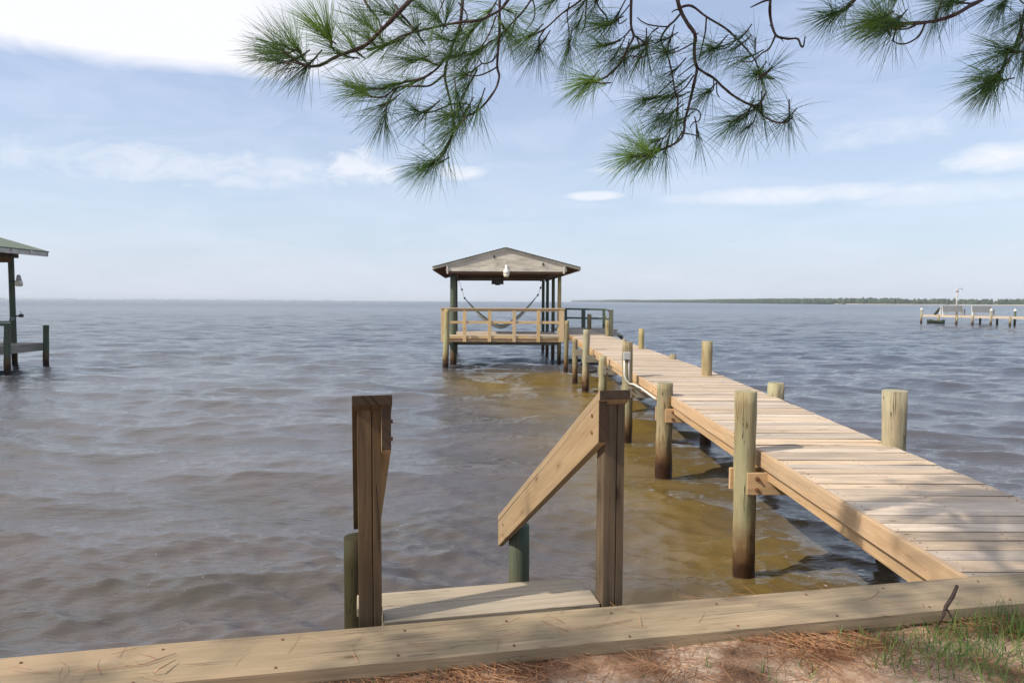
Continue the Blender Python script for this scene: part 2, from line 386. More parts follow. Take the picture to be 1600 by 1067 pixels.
# ------------------------------------------------------------------ bulkhead
ZC = 1.16                          # cap top
TH = math.atan2(atz(1600, 894, ZC).y - atz(0, 1029, ZC).y, atz(1600, 894, ZC).x - atz(0, 1029, ZC).x)
U = Vector((math.cos(TH), math.sin(TH), 0)); V = Vector((-math.sin(TH), math.cos(TH), 0)); UP = Vector((0, 0, 1))
backp = [atz(0, 1029, ZC), atz(535, 977.5, ZC), atz(1000, 939, ZC), atz(1600, 894, ZC)]
frontp = [atz(0, 1084, ZC), atz(250, 1062, ZC), atz(1000, 993, ZC), atz(1600, 940.6, ZC)]
bulk = thing('bulkhead', 'long timber bulkhead with a wide weathered cap board along the shore', 'bulkhead', (0, 2.7, 0))
B0 = backp[0]; B3 = backp[3]
def capline(s, z=ZC):             # point along the back edge, s metres from B0
    return Vector((B0.x, B0.y, z)) + U * s
WCAP = .275
joints = [-14., -8.3, -1.3, 5.6, 10.2, 16.]
for a, b_ in zip(joints[:-1], joints[1:]):
    mb = MB(); n = max(2, int((b_ - a) / .25)); rnd = random.random(); ou = random.random() * 30
    base = len(mb.v); dz = random.uniform(-.002, .002)
    for i in range(n + 1):
        s_ = a + .003 + (b_ - a - .006) * i / n
        e1 = mnoise.noise(Vector((s_ * 1.3, 1, a))) * .006; e2 = mnoise.noise(Vector((s_ * 1.7, 5, a))) * .008
        bow = .012 * math.sin((s_ - B0.x) * .5)
        for (v, z) in ((e1 + bow, 0), (-WCAP + e2 + bow, 0), (-WCAP + e2 + bow, -.045), (e1 + bow, -.045)):
            mb.v.append(capline(s_, ZC + z + dz + (.003 * mnoise.noise(Vector((s_, v * 4, 3))) if z == 0 else 0)) + V * v)
    for i in range(n):
        u0, u1 = ou + (b_ - a) * i / n, ou + (b_ - a) * (i + 1) / n
        for k in range(4):
            k2 = (k + 1) % 4; v0 = (0, .275, .32, .6)[k]; v1 = (.275, .32, .6, .65)[k]
            mb.face([base + i * 4 + k, base + i * 4 + k2, base + (i + 1) * 4 + k2, base + (i + 1) * 4 + k], [(u0, v0), (u0, v1), (u1, v1), (u1, v0)], rnd)
    mb.face([base, base + 3, base + 2, base + 1], [(0, 0), (0, .1), (.1, .1), (.1, 0)], rnd); m_ = base + n * 4
    mb.face([m_, m_ + 1, m_ + 2, m_ + 3], [(0, 0), (0, .1), (.1, .1), (.1, 0)], rnd)
    mb.cur = 1; s = a + .12
    while s < b_ - .05:
        for v in (-.04, -.235):
            p = capline(s + random.uniform(-.03, .03), ZC) + V * (v + random.uniform(-.01, .01)); mb.tube([p - UP * .01, p + UP * .0025], .0045, 6)
        s += .42
    part(mb, 'cap_board', [M['cap'], M['rust']], bulk)
mb = MB()
s = -14.
while s < 16:                      # vertical sheeting on the water side
    mb.box(capline(s + .14, .14) - V * .05, (.272, .045, 1.95), (U, V, UP), 2); s += .28
part(mb, 'sheeting', M['bulk'], bulk)
mb = MB(); mb.beam(capline(-14, 1.045) - V * .232, capline(16, 1.045) - V * .232, .04, .13)
part(mb, 'inner_waler', M['cap'], bulk)
mb = MB(); mb.beam(capline(-14, .8) + V * .02, capline(16, .8) + V * .02, .08, .14)
part(mb, 'outer_waler', M['bulk'], bulk)

# ------------------------------------------------------------------ ground
def ground_mat():
    m, nt, b, out = nodes('sandy_soil'); L = nt.links.new
    tc = N(nt, 'ShaderNodeTexCoord'); P = tc.outputs['Object']
    n1 = N(nt, 'ShaderNodeTexNoise', i_Scale=5., i_Detail=8., i_Roughness=.65); L(P, n1.inputs['Vector'])
    n2 = N(nt, 'ShaderNodeTexNoise', i_Scale=90., i_Detail=4.); L(P, n2.inputs['Vector'])
    c = ramp(nt, n1.outputs[0], [(.32, (.13, .075, .045)), (.45, (.33, .20, .125)), (.58, (.60, .45, .33)), (.75, (.50, .36, .25))]).outputs[0]
    c = mix(nt, math_(nt, 'MULTIPLY', ramp(nt, n2.outputs[0], [(.35, gray(1)), (.6, gray(0))]).outputs[0], .45), c, (.2, .12, .08))
    L(c, b.inputs['Base Color']); b.inputs['Roughness'].default_value = .95; b.inputs['Specular IOR Level'].default_value = .1
    bp = N(nt, 'ShaderNodeBump', i_Strength=.7, i_Distance=.012); L(math_(nt, 'ADD', n1.outputs[0], math_(nt, 'MULTIPLY', n2.outputs[0], .4)), bp.inputs['Height']); L(bp.outputs[0], b.inputs['Normal'])
    return m
def gz(s, v):                      # ground height, v = metres behind the cap's back edge (negative towards land)
    p = Vector((s * 1.4, v * 1.4, 0))
    z = 1.085 + .022 * mnoise.noise(p) + .012 * mnoise.noise(p * 4) + .004 * mnoise.noise(p * 15)
    return z + .018 * max(0, min(1, 1 - (-v - .3) / .25)) + .012 * min(3, max(0, -v - .6))
def gp(s, v): 
    q = capline(s, 0) + V * v; return Vector((q.x, q.y, gz(s, v)))
mb = MB(); ss = list(np.arange(-40, -2, 1.)) + list(np.arange(-2, 7.5, .045)) + list(np.arange(7.5, 45, 1.)); vs = list(-np.arange(.215, 1.6, .035)) + list(-np.geomspace(1.6, 60, 22))
nv = len(vs)
for a in ss:
    for v in vs: mb.v.append(gp(a, v))
for i in range(len(ss) - 1):
    for j in range(nv - 1):
        mb.face([i * nv + j, i * nv + j + 1, (i + 1) * nv + j + 1, (i + 1) * nv + j], [(0, 0)] * 4, .5, True)
o = mb.build('ground', ground_mat()); tag(o, 'sandy ground strewn with pine straw behind the bulkhead', 'ground', kind='structure')

def blades(positions, mat, name, length, width, droop, up, label, cat, kind='stuff', seg=3, lay=False):
    """thin tapering blades; positions = list of (point, count, spread, length factor)"""
    mb = MB()
    for (p, cnt, spread, lf) in positions:
        for _ in range(cnt):
            a = random.uniform(0, 6.283); el = random.uniform(*up); L_ = length * lf * random.uniform(.5, 1.1)
            d = Vector((math.cos(a) * math.cos(el), math.sin(a) * math.cos(el), math.sin(el)))
            q = Vector(p) + Vector((random.gauss(0, spread), random.gauss(0, spread), 0))
            side = d.cross(UP)
            if side.length < .01: side = Vector((1, 0, 0))
            side.normalize(); w = width * random.uniform(.6, 1.2); b0 = len(mb.v); r = random.random(); cur = q.copy(); dd = d.copy()
            curl = Vector((random.gauss(0, .25), random.gauss(0, .25), 0)) * (1 if lay else .6)
            for i in range(seg + 1):
                ww = w * (1 - i / seg * .85)
                mb.v.append(cur - side * ww / 2); mb.v.append(cur + side * ww / 2 + UP * (.0012 if lay else 0))
                cur = cur + dd * (L_ / seg); dd = (dd + curl * .5 + Vector((0, 0, -droop / seg))).normalized()
            for i in range(seg):
                k = b0 + i * 2; mb.face([k, k + 1, k + 3, k + 2], [(0, 0)] * 4, r, True)
    return mb
# pine straw
pos = []
for _ in range(5500):
    s_ = random.uniform(-.8, 6.2); v = -.29 - abs(random.gauss(0, .10)) if random.random() < .7 else -random.uniform(.3, 1.2)
    dens = mnoise.noise(Vector((s_ * 2.2, v * 5, 8)))
    if dens < -.12 and random.random() < .85: continue
    p = gp(s_, v); p.z += random.uniform(.002, .022); pos.append((p, 2, .02, 1))
mb = blades(pos, None, None, .17, .0022, .1, (-.12, .16), None, None, lay=True)
for _ in range(0):
    pass
o = mb.build('pine_straw', M['straw']); tag(o, 'rust brown fallen pine straw heaped along the bulkhead', 'pine straw', kind='stuff')
# a few needles on the cap board
pos = []
for _ in range(60):
    s_ = random.choice([random.gauss(.35, .25), random.gauss(2.1, .5), random.uniform(-.3, 5)]); p = capline(s_, ZC + .006) + V * random.uniform(-.27, -.02); pos.append((p, 1, .02, .9))
for _ in range(45):
    p = capline(random.uniform(2.2, 3.35), ZC - .01) + V * random.uniform(-.01, .02); pos.append((p, 1, .008, .8))
mb = blades(pos, None, None, .15, .0022, .05, (-.03, .05), None, None, lay=True)
o = mb.build('scattered_needles', M['straw']); tag(o, 'loose brown pine needles lying on the cap board', 'pine needles', kind='stuff')
# grass
def near(px, py, cnt, spread, lf):
    p = atz(px, py, 1.10); return (p, cnt, spread, lf)
pos = [near(1250, 1012, 8, .02, .8), near(1322, 1008, 10, .025, .9), near(1400, 1040, 22, .035, 1.1), near(1395, 1012, 16, .03, 1.2), near(1345, 1000, 10, .03, 1.1),
       near(1500, 1020, 110, .09, .8), near(1540, 1030, 110, .10, .8), near(1470, 1015, 60, .08, .7), near(1580, 1045, 60, .10, .9), near(1500, 990, 40, .05, 1.1), near(1535, 985, 40, .05, 1.1),
       near(1590, 985, 60, .05, 1.5), near(1185, 1058, 6, .02, .8), near(1620, 1000, 60, .06, 1.5), near(1270, 1060, 10, .03, .9)]
for _ in range(70):
    s_ = random.uniform(-.2, 5.5); p = gp(s_, -random.uniform(.29, .6)); pos.append((p, random.randint(1, 4), .01, random.uniform(.3, .8)))
mb = blades([(p_, int(n_ * 1.8), sp_ * 1.25, l_) for p_, n_, sp_, l_ in pos], None, None, .10, .0040, .7, (.3, 1.5), None, None, seg=4)
o = mb.build('grass', M['grass']); tag(o, 'short green grass tufts in the sand at lower right', 'grass', kind='stuff')
# two-leaved weeds at the cap's edge
for (px, py, lab) in ((620, 1052, 'small green weed below the cap board left of the frame middle'), (413, 1050, 'tiny green sprig rising over the cap edge near the left'), (5, 1062, 'green sprig at the far left end of the cap board')):
    p = atz(px, py, 1.10); mb = blades([(p, 9, .006, 1)], None, None, .055, .006, .3, (.6, 1.4), None, None, seg=3)
    simple(mb, 'weed_sprig', M['grass'], lab, 'weed', loc=p)
# standing stick
p0 = atz(1461, 984, 1.10); p3 = atd(1496, 914, p0.y + .0)
mb = MB()
def lerp(a, b, t): return a + (b - a) * t
st = [p0, lerp(p0, p3, .3) + Vector((.004, 0, 0)), lerp(p0, p3, .52) + Vector((-.003, 0, 0)), lerp(p0, p3, .75) + Vector((.003, 0, 0)), p3]
mb.tube(st, [.004, .0045, .007, .0075, .0065], 7, wob=.4)
mb.tube([st[2], st[2] + Vector((.018, 0, -.03)), st[2] + Vector((.024, .002, -.045))], [.0035, .003, .002], 5)
simple(mb, 'stick', M['bark'], 'short forked brown stick standing up in front of the cap board', 'stick', loc=p0)
# long dead twig lying on the cap
a_ = atz(265, 1062, ZC + .01); b_ = atz(328, 1028, ZC + .008)
mb = MB(); mb.tube([atz(120, 1048, ZC + .006), lerp(atz(120, 1048, ZC + .006), b_, .5) + V * .006, atz(275, 1020, ZC + .006)], [.001, .0022, .001], 5)
mb.tube([atz(240, 1052, ZC + .004), atz(247, 1045, ZC + .02), atz(275, 1030, ZC + .01)], [.002, .0035, .001], 5)
simple(mb, 'twig', M['twig'], 'thin dead twig lying on the cap board near the left edge', 'twig', loc=a_)
mb = MB(); q = [atz(1000 - 12, 968, ZC + .004), atz(930, 978, ZC + .006), atz(880, 984, ZC + .004), atz(790, 979, ZC + .004)]
mb.tube(q[:3], [.001, .002, .001], 5)
simple(mb, 'twig', M['twig'], 'thin reddish twig lying on the cap board below the stair opening', 'twig', loc=q[0])

# ------------------------------------------------------------------ stairs to the water
TS = R(13)
SU = Vector((math.cos(TS), math.sin(TS), 0)); SV = Vector((-math.sin(TS), math.cos(TS), 0))
stairs = thing('water_stairs', 'short wooden stairs with two handrails stepping down from the bulkhead', 'stairs', atz(760, 950, ZC) - UP * ZC)
ZT = 1.135
# front-left corners of the posts on the ground plane
lpost = atz(561, 975, ZT); rpost = atz(941.5, 943.5, ZT)
PW = .088
def post(c0, ztop, ax):
    mb = MB(); c = c0 + SU * PW / 2 + SV * PW / 2
    # slightly split 4x4: eight-sided outline with a drying crack
    zb, zt = .35, ztop
    pts = []
    for (x, y) in ((0, 0), (.052, 0), (.0545, .010), (.057, 0), (PW, 0), (PW, PW), (0, PW)):
        pts.append(c0 + SU * x + SV * y)
    mb.prism([Vector((p.x, p.y, zb)) for p in pts], (0, 0, zt - zb), grain=None)
    # reset UVs of side faces so the grain runs up the post
    nl = 7
    k = nl * 2
    ou = random.random() * 20; acc = 0
    for i in range(nl):
        j = (i + 1) % nl; w = (pts[j] - pts[i]).length
        mb.uv[k:k + 4] = [(ou, acc), (ou, acc + w), (ou + zt - zb, acc + w), (ou + zt - zb, acc)]; acc += w; k += 4
    part(mb, 'post', M['post'], stairs, .002)
def raildata(inner0, zt0, run, drop):   # inner face start point
    return inner0, inner0 + SV * run
RUN = 1.93; ZT0 = atd(931, 622, 2.83).z; DROP = ZT0 - atd(777.5, 811, 4.73).z
for side, c0 in (('l', lpost), ('r', rpost)):
    post(c0, ZT0 - .012, side)
    mb = MB()
    # side board 2x6, vertical cuts, on the inner side of the post
    if side == 'r': e = c0 - SU * .038
    else: e = c0 + SU * (PW + .001)
    e = e - SV * .03
    bh = .172
    P = [Vector((e.x, e.y, ZT0)), Vector((e.x, e.y, ZT0 - bh))]
    e2 = e + SV * (RUN + .03)
    P += [Vector((e2.x, e2.y, ZT0 - DROP - bh)), Vector((e2.x, e2.y, ZT0 - DROP))]
    mb.prism(P, SU * .037, grain=(P[2] - P[1]), endf=0)
    # end faces: weathered end grain, darkened further for the shade on them
    part(mb, 'handrail_board', [M['handrail'], M['endgrain_gap_shade']], stairs, .003)
    mb = MB()
    x0 = (e - SU * .001) if side == 'r' else (c0 - SU * .020 - SV * .03)
    wd = .132 if side == 'r' else .150
    x0 = x0 - SV * .012; x2 = x0 + SV * (RUN + .045)
    P = [Vector((x0.x, x0.y, ZT0 + .002)), Vector((x2.x, x2.y, ZT0 - DROP + .002)), Vector((x2.x, x2.y, ZT0 - DROP + .042)), Vector((x0.x, x0.y, ZT0 + .042))]
    mb.prism(P, SU * wd, grain=(P[1] - P[0]), endf=3)
    part(mb, 'handrail_cap', [M['handrail'] if side == 'r' else M['post'], M['endgrain_gap_shade']], stairs, .003)  # cap end is weathered wood with its shade painted in
    # round piling that carries the lower end
    pc = e + SV * (RUN - .12) + (SU * (.037 + .075) if side == 'r' else -SU * .085)
    rr = .070 if side == 'r' else .085
    mb = MB(); zt = ZT0 - DROP + (.02 if side == 'r' else .005)
    n = 10
    mb.tube([Vector((pc.x, pc.y, -.8 + (zt + .8) * i / n)) for i in range(n + 1)], [rr * 1.06 - .0006 * i for i in range(n + 1)], 18, wob=.05)
    part(mb, 'piling', M['green_post'] if side == 'r' else M['stub'], stairs)
    for zz in (-.045, -.115):
        p = e + SV * .075 + UP * (ZT0 + zz - .03) - (SU * .004 if side == 'r' else -SU * .041); p.z = ZT0 + zz - .03
        mb = MB(); mb.tube([p, p + SU * .006], .008, 8); part(mb, 'bolt', M['rust'], stairs)
        q = e + SV * (RUN - .13); q = Vector((q.x, q.y, ZT0 - DROP * (RUN - .13) / RUN + zz)) - SU * .004
        mb = MB(); mb.tube([q, q + SU * .006], .008, 8); part(mb, 'bolt', M['rust'], stairs)
# treads
inL = lpost + SU * (PW + .001); inR = rpost - SU * .002
Wd = (inR - inL).dot(SU)
mb = MB()
c_l = atz(597, 972, ZT); c_r = atz(938, 942, ZT)
dirn = (c_r - c_l).normalized(); nrm = Vector((-dirn.y, dirn.x, 0))
Wt = (c_r - c_l).length
for i in range(2):
    a = c_l + nrm * (.0 + .145 * i) - dirn * (.10 if i else -.004); b_ = c_r + nrm * (.145 * i) - dirn * (.0 + .03 * i) + dirn * .0
    y0 = a + nrm * .07; y1 = b_ + nrm * .07
    mb = MB(); mb.beam(y0 - UP * .02, y1 - UP * .02, .138, .038, jit=.0015)
    part(mb, 'tread_board', M['tread'], stairs, .003)
for k in range(1, 5):
    mb = MB()
    for i in range(2):
        a = c_l + nrm * (.29 * k + .145 * i) ; b_ = c_r + nrm * (.29 * k + .145 * i) - dirn * .05
        zz = ZT - .2 * k - .02
        mb.beam(Vector((a.x, a.y, zz)) + nrm * .07, Vector((b_.x, b_.y, zz)) + nrm * .07, .138, .038)
    part(mb, 'tread_board', M['tread'], stairs, .003)
for off in (.03, Wt - .10):
    mb = MB(); a = c_l + dirn * off; e0 = a - nrm * .0; e1 = a + nrm * 1.75
    P = [Vector((e0.x, e0.y, ZT - .045)), Vector((e0.x, e0.y, ZT - .30)), Vector((e1.x, e1.y, ZT - 1.5)), Vector((e1.x, e1.y, ZT - 1.245)), Vector((e0.x, e0.y, ZT - .045)) + nrm * .29 ]
    mb.prism(P[:4], dirn * .038, grain=(P[2] - P[1])); part(mb, 'stringer', M['oldwood'], stairs)

# ------------------------------------------------------------------ pier
ZD = 1.118
pier = thing('pier', 'long narrow wooden pier running from the bulkhead to the covered platform', 'pier', (2.7, 3, 0))
def xl(d): return float(np.interp(d, [3, 6, 9, 14, 32], [2.10, 2.125, 2.15, 2.16, 2.20]))
def xr(d): return float(np.interp(d, [3, 4.5, 6.3, 9, 12.3, 18.6, 27, 32], [3.30, 3.33, 3.40, 3.53, 3.66, 3.66, 3.62, 3.60]))
mb = MB(); d = 2.78
while d < 31.2:
    a, b_ = xl(d), xr(d); e1 = random.uniform(-.004, .004); e2 = random.uniform(-.008, .012)
    tz = random.gauss(0, .0012); sl = random.gauss(0, .0012)
    x0 = Vector((a + e1 + .03, d + .069, ZD - .019 + tz - sl)); x1 = Vector((b_ + e2, d + .069 + random.gauss(0, .0015), ZD - .019 + tz + sl))
    lf = (x0.x < 1)
    mb.beam(x0, x1, .1378 + random.gauss(0, .0012), .038, jit=.0016, side=2); d += .1445  # plank sides painted dark to stand in for shade in the gaps
mb.cur = 1; d = 2.85
while d < 12:
    for x in (xl(d) + .075, xr(d) - .06, (xl(d) + xr(d)) / 2):
        for k in (-.035, .035):
            p = Vector((x + random.gauss(0, .006), d + .0 + k + random.gauss(0, .004), ZD)); mb.tube([p - UP * .006, p + UP * .0012], .0042, 6)
    d += .1445
part(mb, 'deck', [M['deck'], M['rust'], M['endgrain_gap_shade']], pier)
def longboard(fx, off, z, h, w, name, mat, y0=2.8, y1=31, cuts=(3.0, 6.05, 9.4, 12.6, 15.9, 19.0, 22.3, 25.6, 31)):
    ys = [y0] + [c for c in cuts if c > y0 + .5 and c < y1] + [y1]
    for a, b_ in zip(ys[:-1], ys[1:]):
        mb = MB(); mb.beam((fx(a) + off, a + .002, z), (fx(b_) + off, b_ - .002, z), w, h); part(mb, name, mat, pier, .004)
longboard(xl, .012, ZD - .062, .13, .036, 'edge_board', M['rim'], cuts=(6.0, 9.3, 12.5, 15.8, 19, 22.3, 25.6))
longboard(xl, .052, ZD - .150, .16, .038, 'stringer', M['rim'], cuts=(6.0, 12.5, 19, 25.6))
longboard(xr, -.10, ZD - .120, .16, .038, 'stringer', M['oldwood'], cuts=(6.0, 12.5, 19, 25.6))
longboard(lambda d: (xl(d) + xr(d)) / 2, 0, ZD - .120, .16, .038, 'stringer', M['oldwood'], cuts=(12.5, 25.6))

def piling(px, pyb, pyt, wpx, t, mat='piling', zt=None, lean=0, dist=None, name='piling', n=20):
    base = atz(px, pyb, 0) if dist is None else atd(px, pyb, dist)
    top = atd(px + lean, pyt, base.y)
    r = wpx * base.y / F / 2
    mb = MB(); m_ = 22; b0 = Vector((base.x, base.y, -.7)); b0.x -= (top.x - base.x) * .7 / max(.5, top.z)
    pts = [lerp(b0, top, i / m_) for i in range(m_ + 1)]
    mb.tube(pts, [r * (1.06 - .06 * i / m_) for i in range(m_ + 1)], n, wob=.16)
    o = part(mb, name, M[mat], t)
    return o, base, top, r
near_l = []
for (px, pb, pt, w, lean) in ((1161, 905, 611, 33, 4), (1036.5, 745, 598, 24, 3), (979, 690, 534, 16, 2), (941, 640, 556, 12.5, 1), (914.5, 612, 515, 10.2, 2), (898.5, 597, 530, 8.2, 0), (884, 580, 501, 6.5, 2)):
    near_l.append(piling(px, pb, pt, w, pier, lean=lean))
near_r = []
for (px, dist, pt, w) in ((1398.5, 6.15, 610, 36), (1212, 9.35, 598, 25), (1105.5, 11.9, 533, 16.5), (1051, 15.3, 553.5, 10), (1002.5, 18.6, 513.5, 8.5), (975.5, 21.5, 530, 6), (949.5, 25.4, 500, 7), (921, 31.6, 491, 6.5)):
    top = atd(px, pt, dist); r = w * dist / F / 2
    mb = MB(); b0 = Vector((top.x, top.y, -.7))
    mb.tube([lerp(b0, top, i / 12) for i in range(13)], [r * (1.06 - .06 * i / 12) for i in range(13)], 24, wob=.16)
    near_r.append((part(mb, 'piling', M['piling'], pier), top, r))
# cross beams: a pair of boards bolted to each pair of pilings
for i, (o, base, top, r) in enumerate(near_l):
    yb = base.y; mat = M['rim'] if i < 2 else M['oldwood']
    if i == 6: continue
    bx0 = base.x - (.02 if i == 0 else .01); bx1 = xr(yb) + .25
    zt = .955 if i < 3 else .97
    for sgn in (-1, 1):
        mb = MB(); y = yb + sgn * (r * .93 + .006)
        mb.beam((bx0 - (.09 if sgn > 0 else 0), y, zt - .093), (bx1, y, zt - .093), .038, .186)
        cb = part(mb, 'cross_beam', mat, pier, .004)
        if sgn < 0 and i < 4:
            for dz in (-.045, -.14):
                mb = MB(); p = Vector((bx0 + r * .9, y - .019, zt + dz))
                mb.tube([p, p - Vector((0, .012, 0))], .018, 12); mb.tube([p, p - Vector((0, .028, 0))], .011, 6); part(mb, 'bolt', M['rust'], cb)
# box for the power outlet on the third piling
o, base, top, r = near_l[2]
eb = thing('electrical_box', 'grey electrical box with two pipes strapped to a pier piling', 'electrical box', (base.x, base.y - r, 1.6))
yb = base.y - r - .03
p1 = atd(974, 550, yb); p2 = atd(985, 562, yb)
mb = MB(); mb.box((p1 + p2) / 2, (abs(p2.x - p1.x), .07, abs(p1.z - p2.z)), grain=2); part(mb, 'box_body', M['grey'], eb, .006)
mb = MB(); mb.box((p1 + p2) / 2 - Vector((0, .039, 0)), (abs(p2.x - p1.x) * .86, .008, abs(p1.z - p2.z) * .86), grain=2); part(mb, 'lid', M['grey'], eb, .003)
mb = MB(); a = atd(975.5, 562, yb); mb.tube([a, atd(975.5, 586, yb), atd(978, 593, yb), atd(983, 599, yb), atd(990, 600.5, yb - .05), Vector((xl(yb - .3) - .04, yb - .3, ZD - .14)), Vector((xl(yb - 1.5) - .04, yb - 1.5, ZD - .15))], .013, 8); part(mb, 'conduit', M['white'], eb)
mb = MB(); mb.tube([atd(982.5, 562, yb), atd(983, 597, yb)], .016, 8); part(mb, 'conduit', M['pipe'], eb)

# ------------------------------------------------------------------ covered platform
pav = thing('covered_platform', 'open covered platform on pilings with a weathered gable roof and new front railing', 'pavilion', (-.3, 29, 0))
GA = R(3.3); GU = Vector((math.cos(GA), math.sin(GA), 0)); GV = Vector((-math.sin(GA), math.cos(GA), 0))
FD = 25.0
fl = atd(689, 524, FD); fr = atd(882, 524, FD + .1)
ZF = 1.125
fl = Vector((fl.x, FD, ZF)); fr = Vector((fr.x, FD + .1, ZF)); fu = (fr - fl).normalized(); fv = Vector((-fu.y, fu.x, 0))
FW = (fr - fl).length
# floor
mb = MB(); k = .03
while k < 3.7:
    a = fl + GV * 0 + Vector((-.058 * k, k, 0)); mb.beam(a + Vector((.06 + random.uniform(-.03, .03), .07, -.019)), a + Vector((FW - .03, .07, -.019)) + fu * 0, .139, .038, rnd=random.random()); k += .145
part(mb, 'floor_deck', M['deck'], pav)
mb = MB(); mb.beam(fl + Vector((.05, -.02, -.05)), fr + Vector((-.03, -.02, -.05)), .038, .10); part(mb, 'front_edge_board', M['newrail'], pav, .004)
mb = MB(); mb.beam(fl + Vector((.05, .02, -.16)), fr + Vector((-.03, .02, -.16)), .038, .11); part(mb, 'front_joist', M['rim'], pav, .004)
for k in (.0, FW - .05):
    mb = MB(); a = fl + fu * (k + .03) + Vector((0, .05, -.13)); mb.beam(a, a + Vector((-.058, 1, 0)) * 3.6, .038, .17); part(mb, 'side_joist', M['oldwood'], pav)
for y in (1.2, 3.5):
    mb = MB(); a = fl + Vector((-.058 * y + .1, y, -.31)); mb.beam(a, a + fu * (FW - .1), .06, .19); part(mb, 'cross_beam', M['oldwood'], pav)
# front railing
ztop = atd(780, 481.2, FD).z
rp = [atd(px, 500, FD).x for px in (692, 726, 765, 803.5, 841.5, 877.5)]
for i, x in enumerate(rp):
    y = FD - .058 + (x - fl.x) * .02
    mb = MB(); mb.box((x, y, (ztop - .04 + ZF - .215) / 2), (.125 if i < 5 else .19, .038, ztop - .04 - ZF + .215), grain=2); part(mb, 'rail_post', M['newrail'], pav, .004)
mb = MB(); mb.beam((fl.x - .01, FD - .045, ztop - .018), (fr.x + .01, FD + .06, ztop - .018), .14, .036); part(mb, 'top_rail', M['newrail'], pav, .004)
mb = MB(); mb.beam((fl.x, FD - .035, ztop - .085), (fr.x, FD + .06, ztop - .085), .036, .088); part(mb, 'upper_rail', M['newrail'], pav, .004)
zm = atd(780, 503.8, FD).z
mb = MB(); mb.beam((fl.x, FD - .030, zm), (fr.x, FD + .07, zm), .036, .095); part(mb, 'middle_rail', M['newrail'], pav, .004)
piling(696, 575, 483, 8.6, pav, lean=3)
# roof posts
tops = {}
ZH = 3.46
for (px, dist, w, mat, rw) in ((709, 26.0, 10, 'green_post', 1), (710.5, 28.5, 7, 'green_post', 1), (712, 31, 6, 'green_post', 1), (713, 33.4, 5.5, 'green_post', 1),
                           (874.8, 26.3, 6.2, 'piling', 0), (865, 28.6, 5.4, 'green_post', 0), (856, 31, 5, 'green_post', 0), (849.3, 33.4, 4.8, 'green_post', 0)):
    p = atd(px, 480, dist); r = w * dist / F / 2
    mb = MB(); mb.tube([Vector((p.x - .02, dist, -.7 + (ZH + .6) * i / 12)) for i in range(13)], [r * (1.05 - .1 * i / 12) for i in range(13)], 16, wob=.05)
    part(mb, 'roof_post', M[mat], pav); tops[px] = Vector((p.x, dist, ZH))
# headers
def hb(p, q, w, h, name, mat):
    mb = MB(); mb.beam(p, q, w, h); part(mb, name, M[mat], pav, .004)
a, b_ = tops[709], tops[713]; ext = (b_ - a).normalized()
hb(a - ext * .55 - Vector((.15, 0, -.0)), b_ + ext * .5 - Vector((.15, 0, 0)), .045, .22, 'roof_beam', 'brown')
hb(a - ext * .50 + Vector((.13, 0, -.0)), b_ + ext * .5 + Vector((.10, 0, 0)), .045, .22, 'roof_beam', 'brown')
a2, b2 = tops[874.8], tops[849.3]; ext2 = (b2 - a2).normalized()
hb(a2 - ext2 * .55 + Vector((.12, 0, -.0)), b2 + ext2 * .5 + Vector((.12, 0, 0)), .045, .22, 'roof_beam', 'brown')
hb(a2 - ext2 * .50 - Vector((.12, 0, -.0)), b2 + ext2 * .5 - Vector((.12, 0, 0)), .045, .22, 'roof_beam', 'brown')
for t_ in (.02, .2, .4, .6, .8, 1.0):
    p = lerp(a, b_, t_); q = lerp(a2, b2, t_); hb(p + Vector((-.2, 0, .08)), q + Vector((.2, 0, .08)), .04, .15, 'ceiling_joist', 'brown')
# roof shell
DF, DB = 25.35, 34.2
eL = atd(676, 418.3, DF); eR = atd(907, 417.8, DF); ap = atd(790.5, 387.5, DF)
ez = (eL.z + eR.z) / 2
sh = Vector((-.045 * (DB - DF), DB - DF, 0))
def roofside(e, name):
    mb = MB(); nrows = 22; e = Vector((e.x, DF, ez)); apx = Vector((ap.x, DF, ap.z))
    th = Vector((0, 0, .035))
    for i in range(nrows):       # overlapping courses of shingles
        t0 = i / nrows; t1 = (i + 1.35) / nrows
        p = lerp(e, apx, t0) + UP * .010 - Vector((0, .07, 0)); q = lerp(e, apx, min(1, t1)) - Vector((0, .07, 0))
        mb.prism([p, q, q + UP * .018, p + UP * .024], sh + Vector((0, .07, 0)), grain=sh)
    return part(mb, name, M['shingle'], pav)
roofside(eL, 'roof_slope'); roofside(eR, 'roof_slope')
for e in (eL, eR):
    mb = MB(); e = Vector((e.x, DF, ez)); apx = Vector((ap.x, DF, ap.z)); d_ = (apx - e)
    mb.prism([e - UP * .02, apx - UP * .02, apx + UP * .006, e + UP * .006], sh + Vector((0, .0, 0)), grain=d_); part(mb, 'roof_sheathing', M['brown'], pav)
    # rafters
    for t_ in np.linspace(.03, .97, 13):
        o0 = sh * float(t_); mb = MB(); mb.prism([e + o0 - UP * .13, apx + o0 - UP * .15, apx + o0 - UP * .024, e + o0 - UP * .024], Vector((0, .04, 0)), grain=d_); part(mb, 'rafter', M['brown'], pav)
    mb = MB(); mb.beam(e + Vector((0, .0, -.045)), e + sh + Vector((0, 0, -.045)), .025, .10); part(mb, 'eave_fascia', M['gable'], pav)
    # front barge board
    mb = MB(); mb.prism([e + Vector((0, -.02, -.085)), apx + Vector((0, -.02, -.085)), apx + Vector((0, -.02, -.004)), e + Vector((0, -.02, -.004))], Vector((0, .028, 0)), grain=d_); part(mb, 'barge_board', M['gable'], pav)
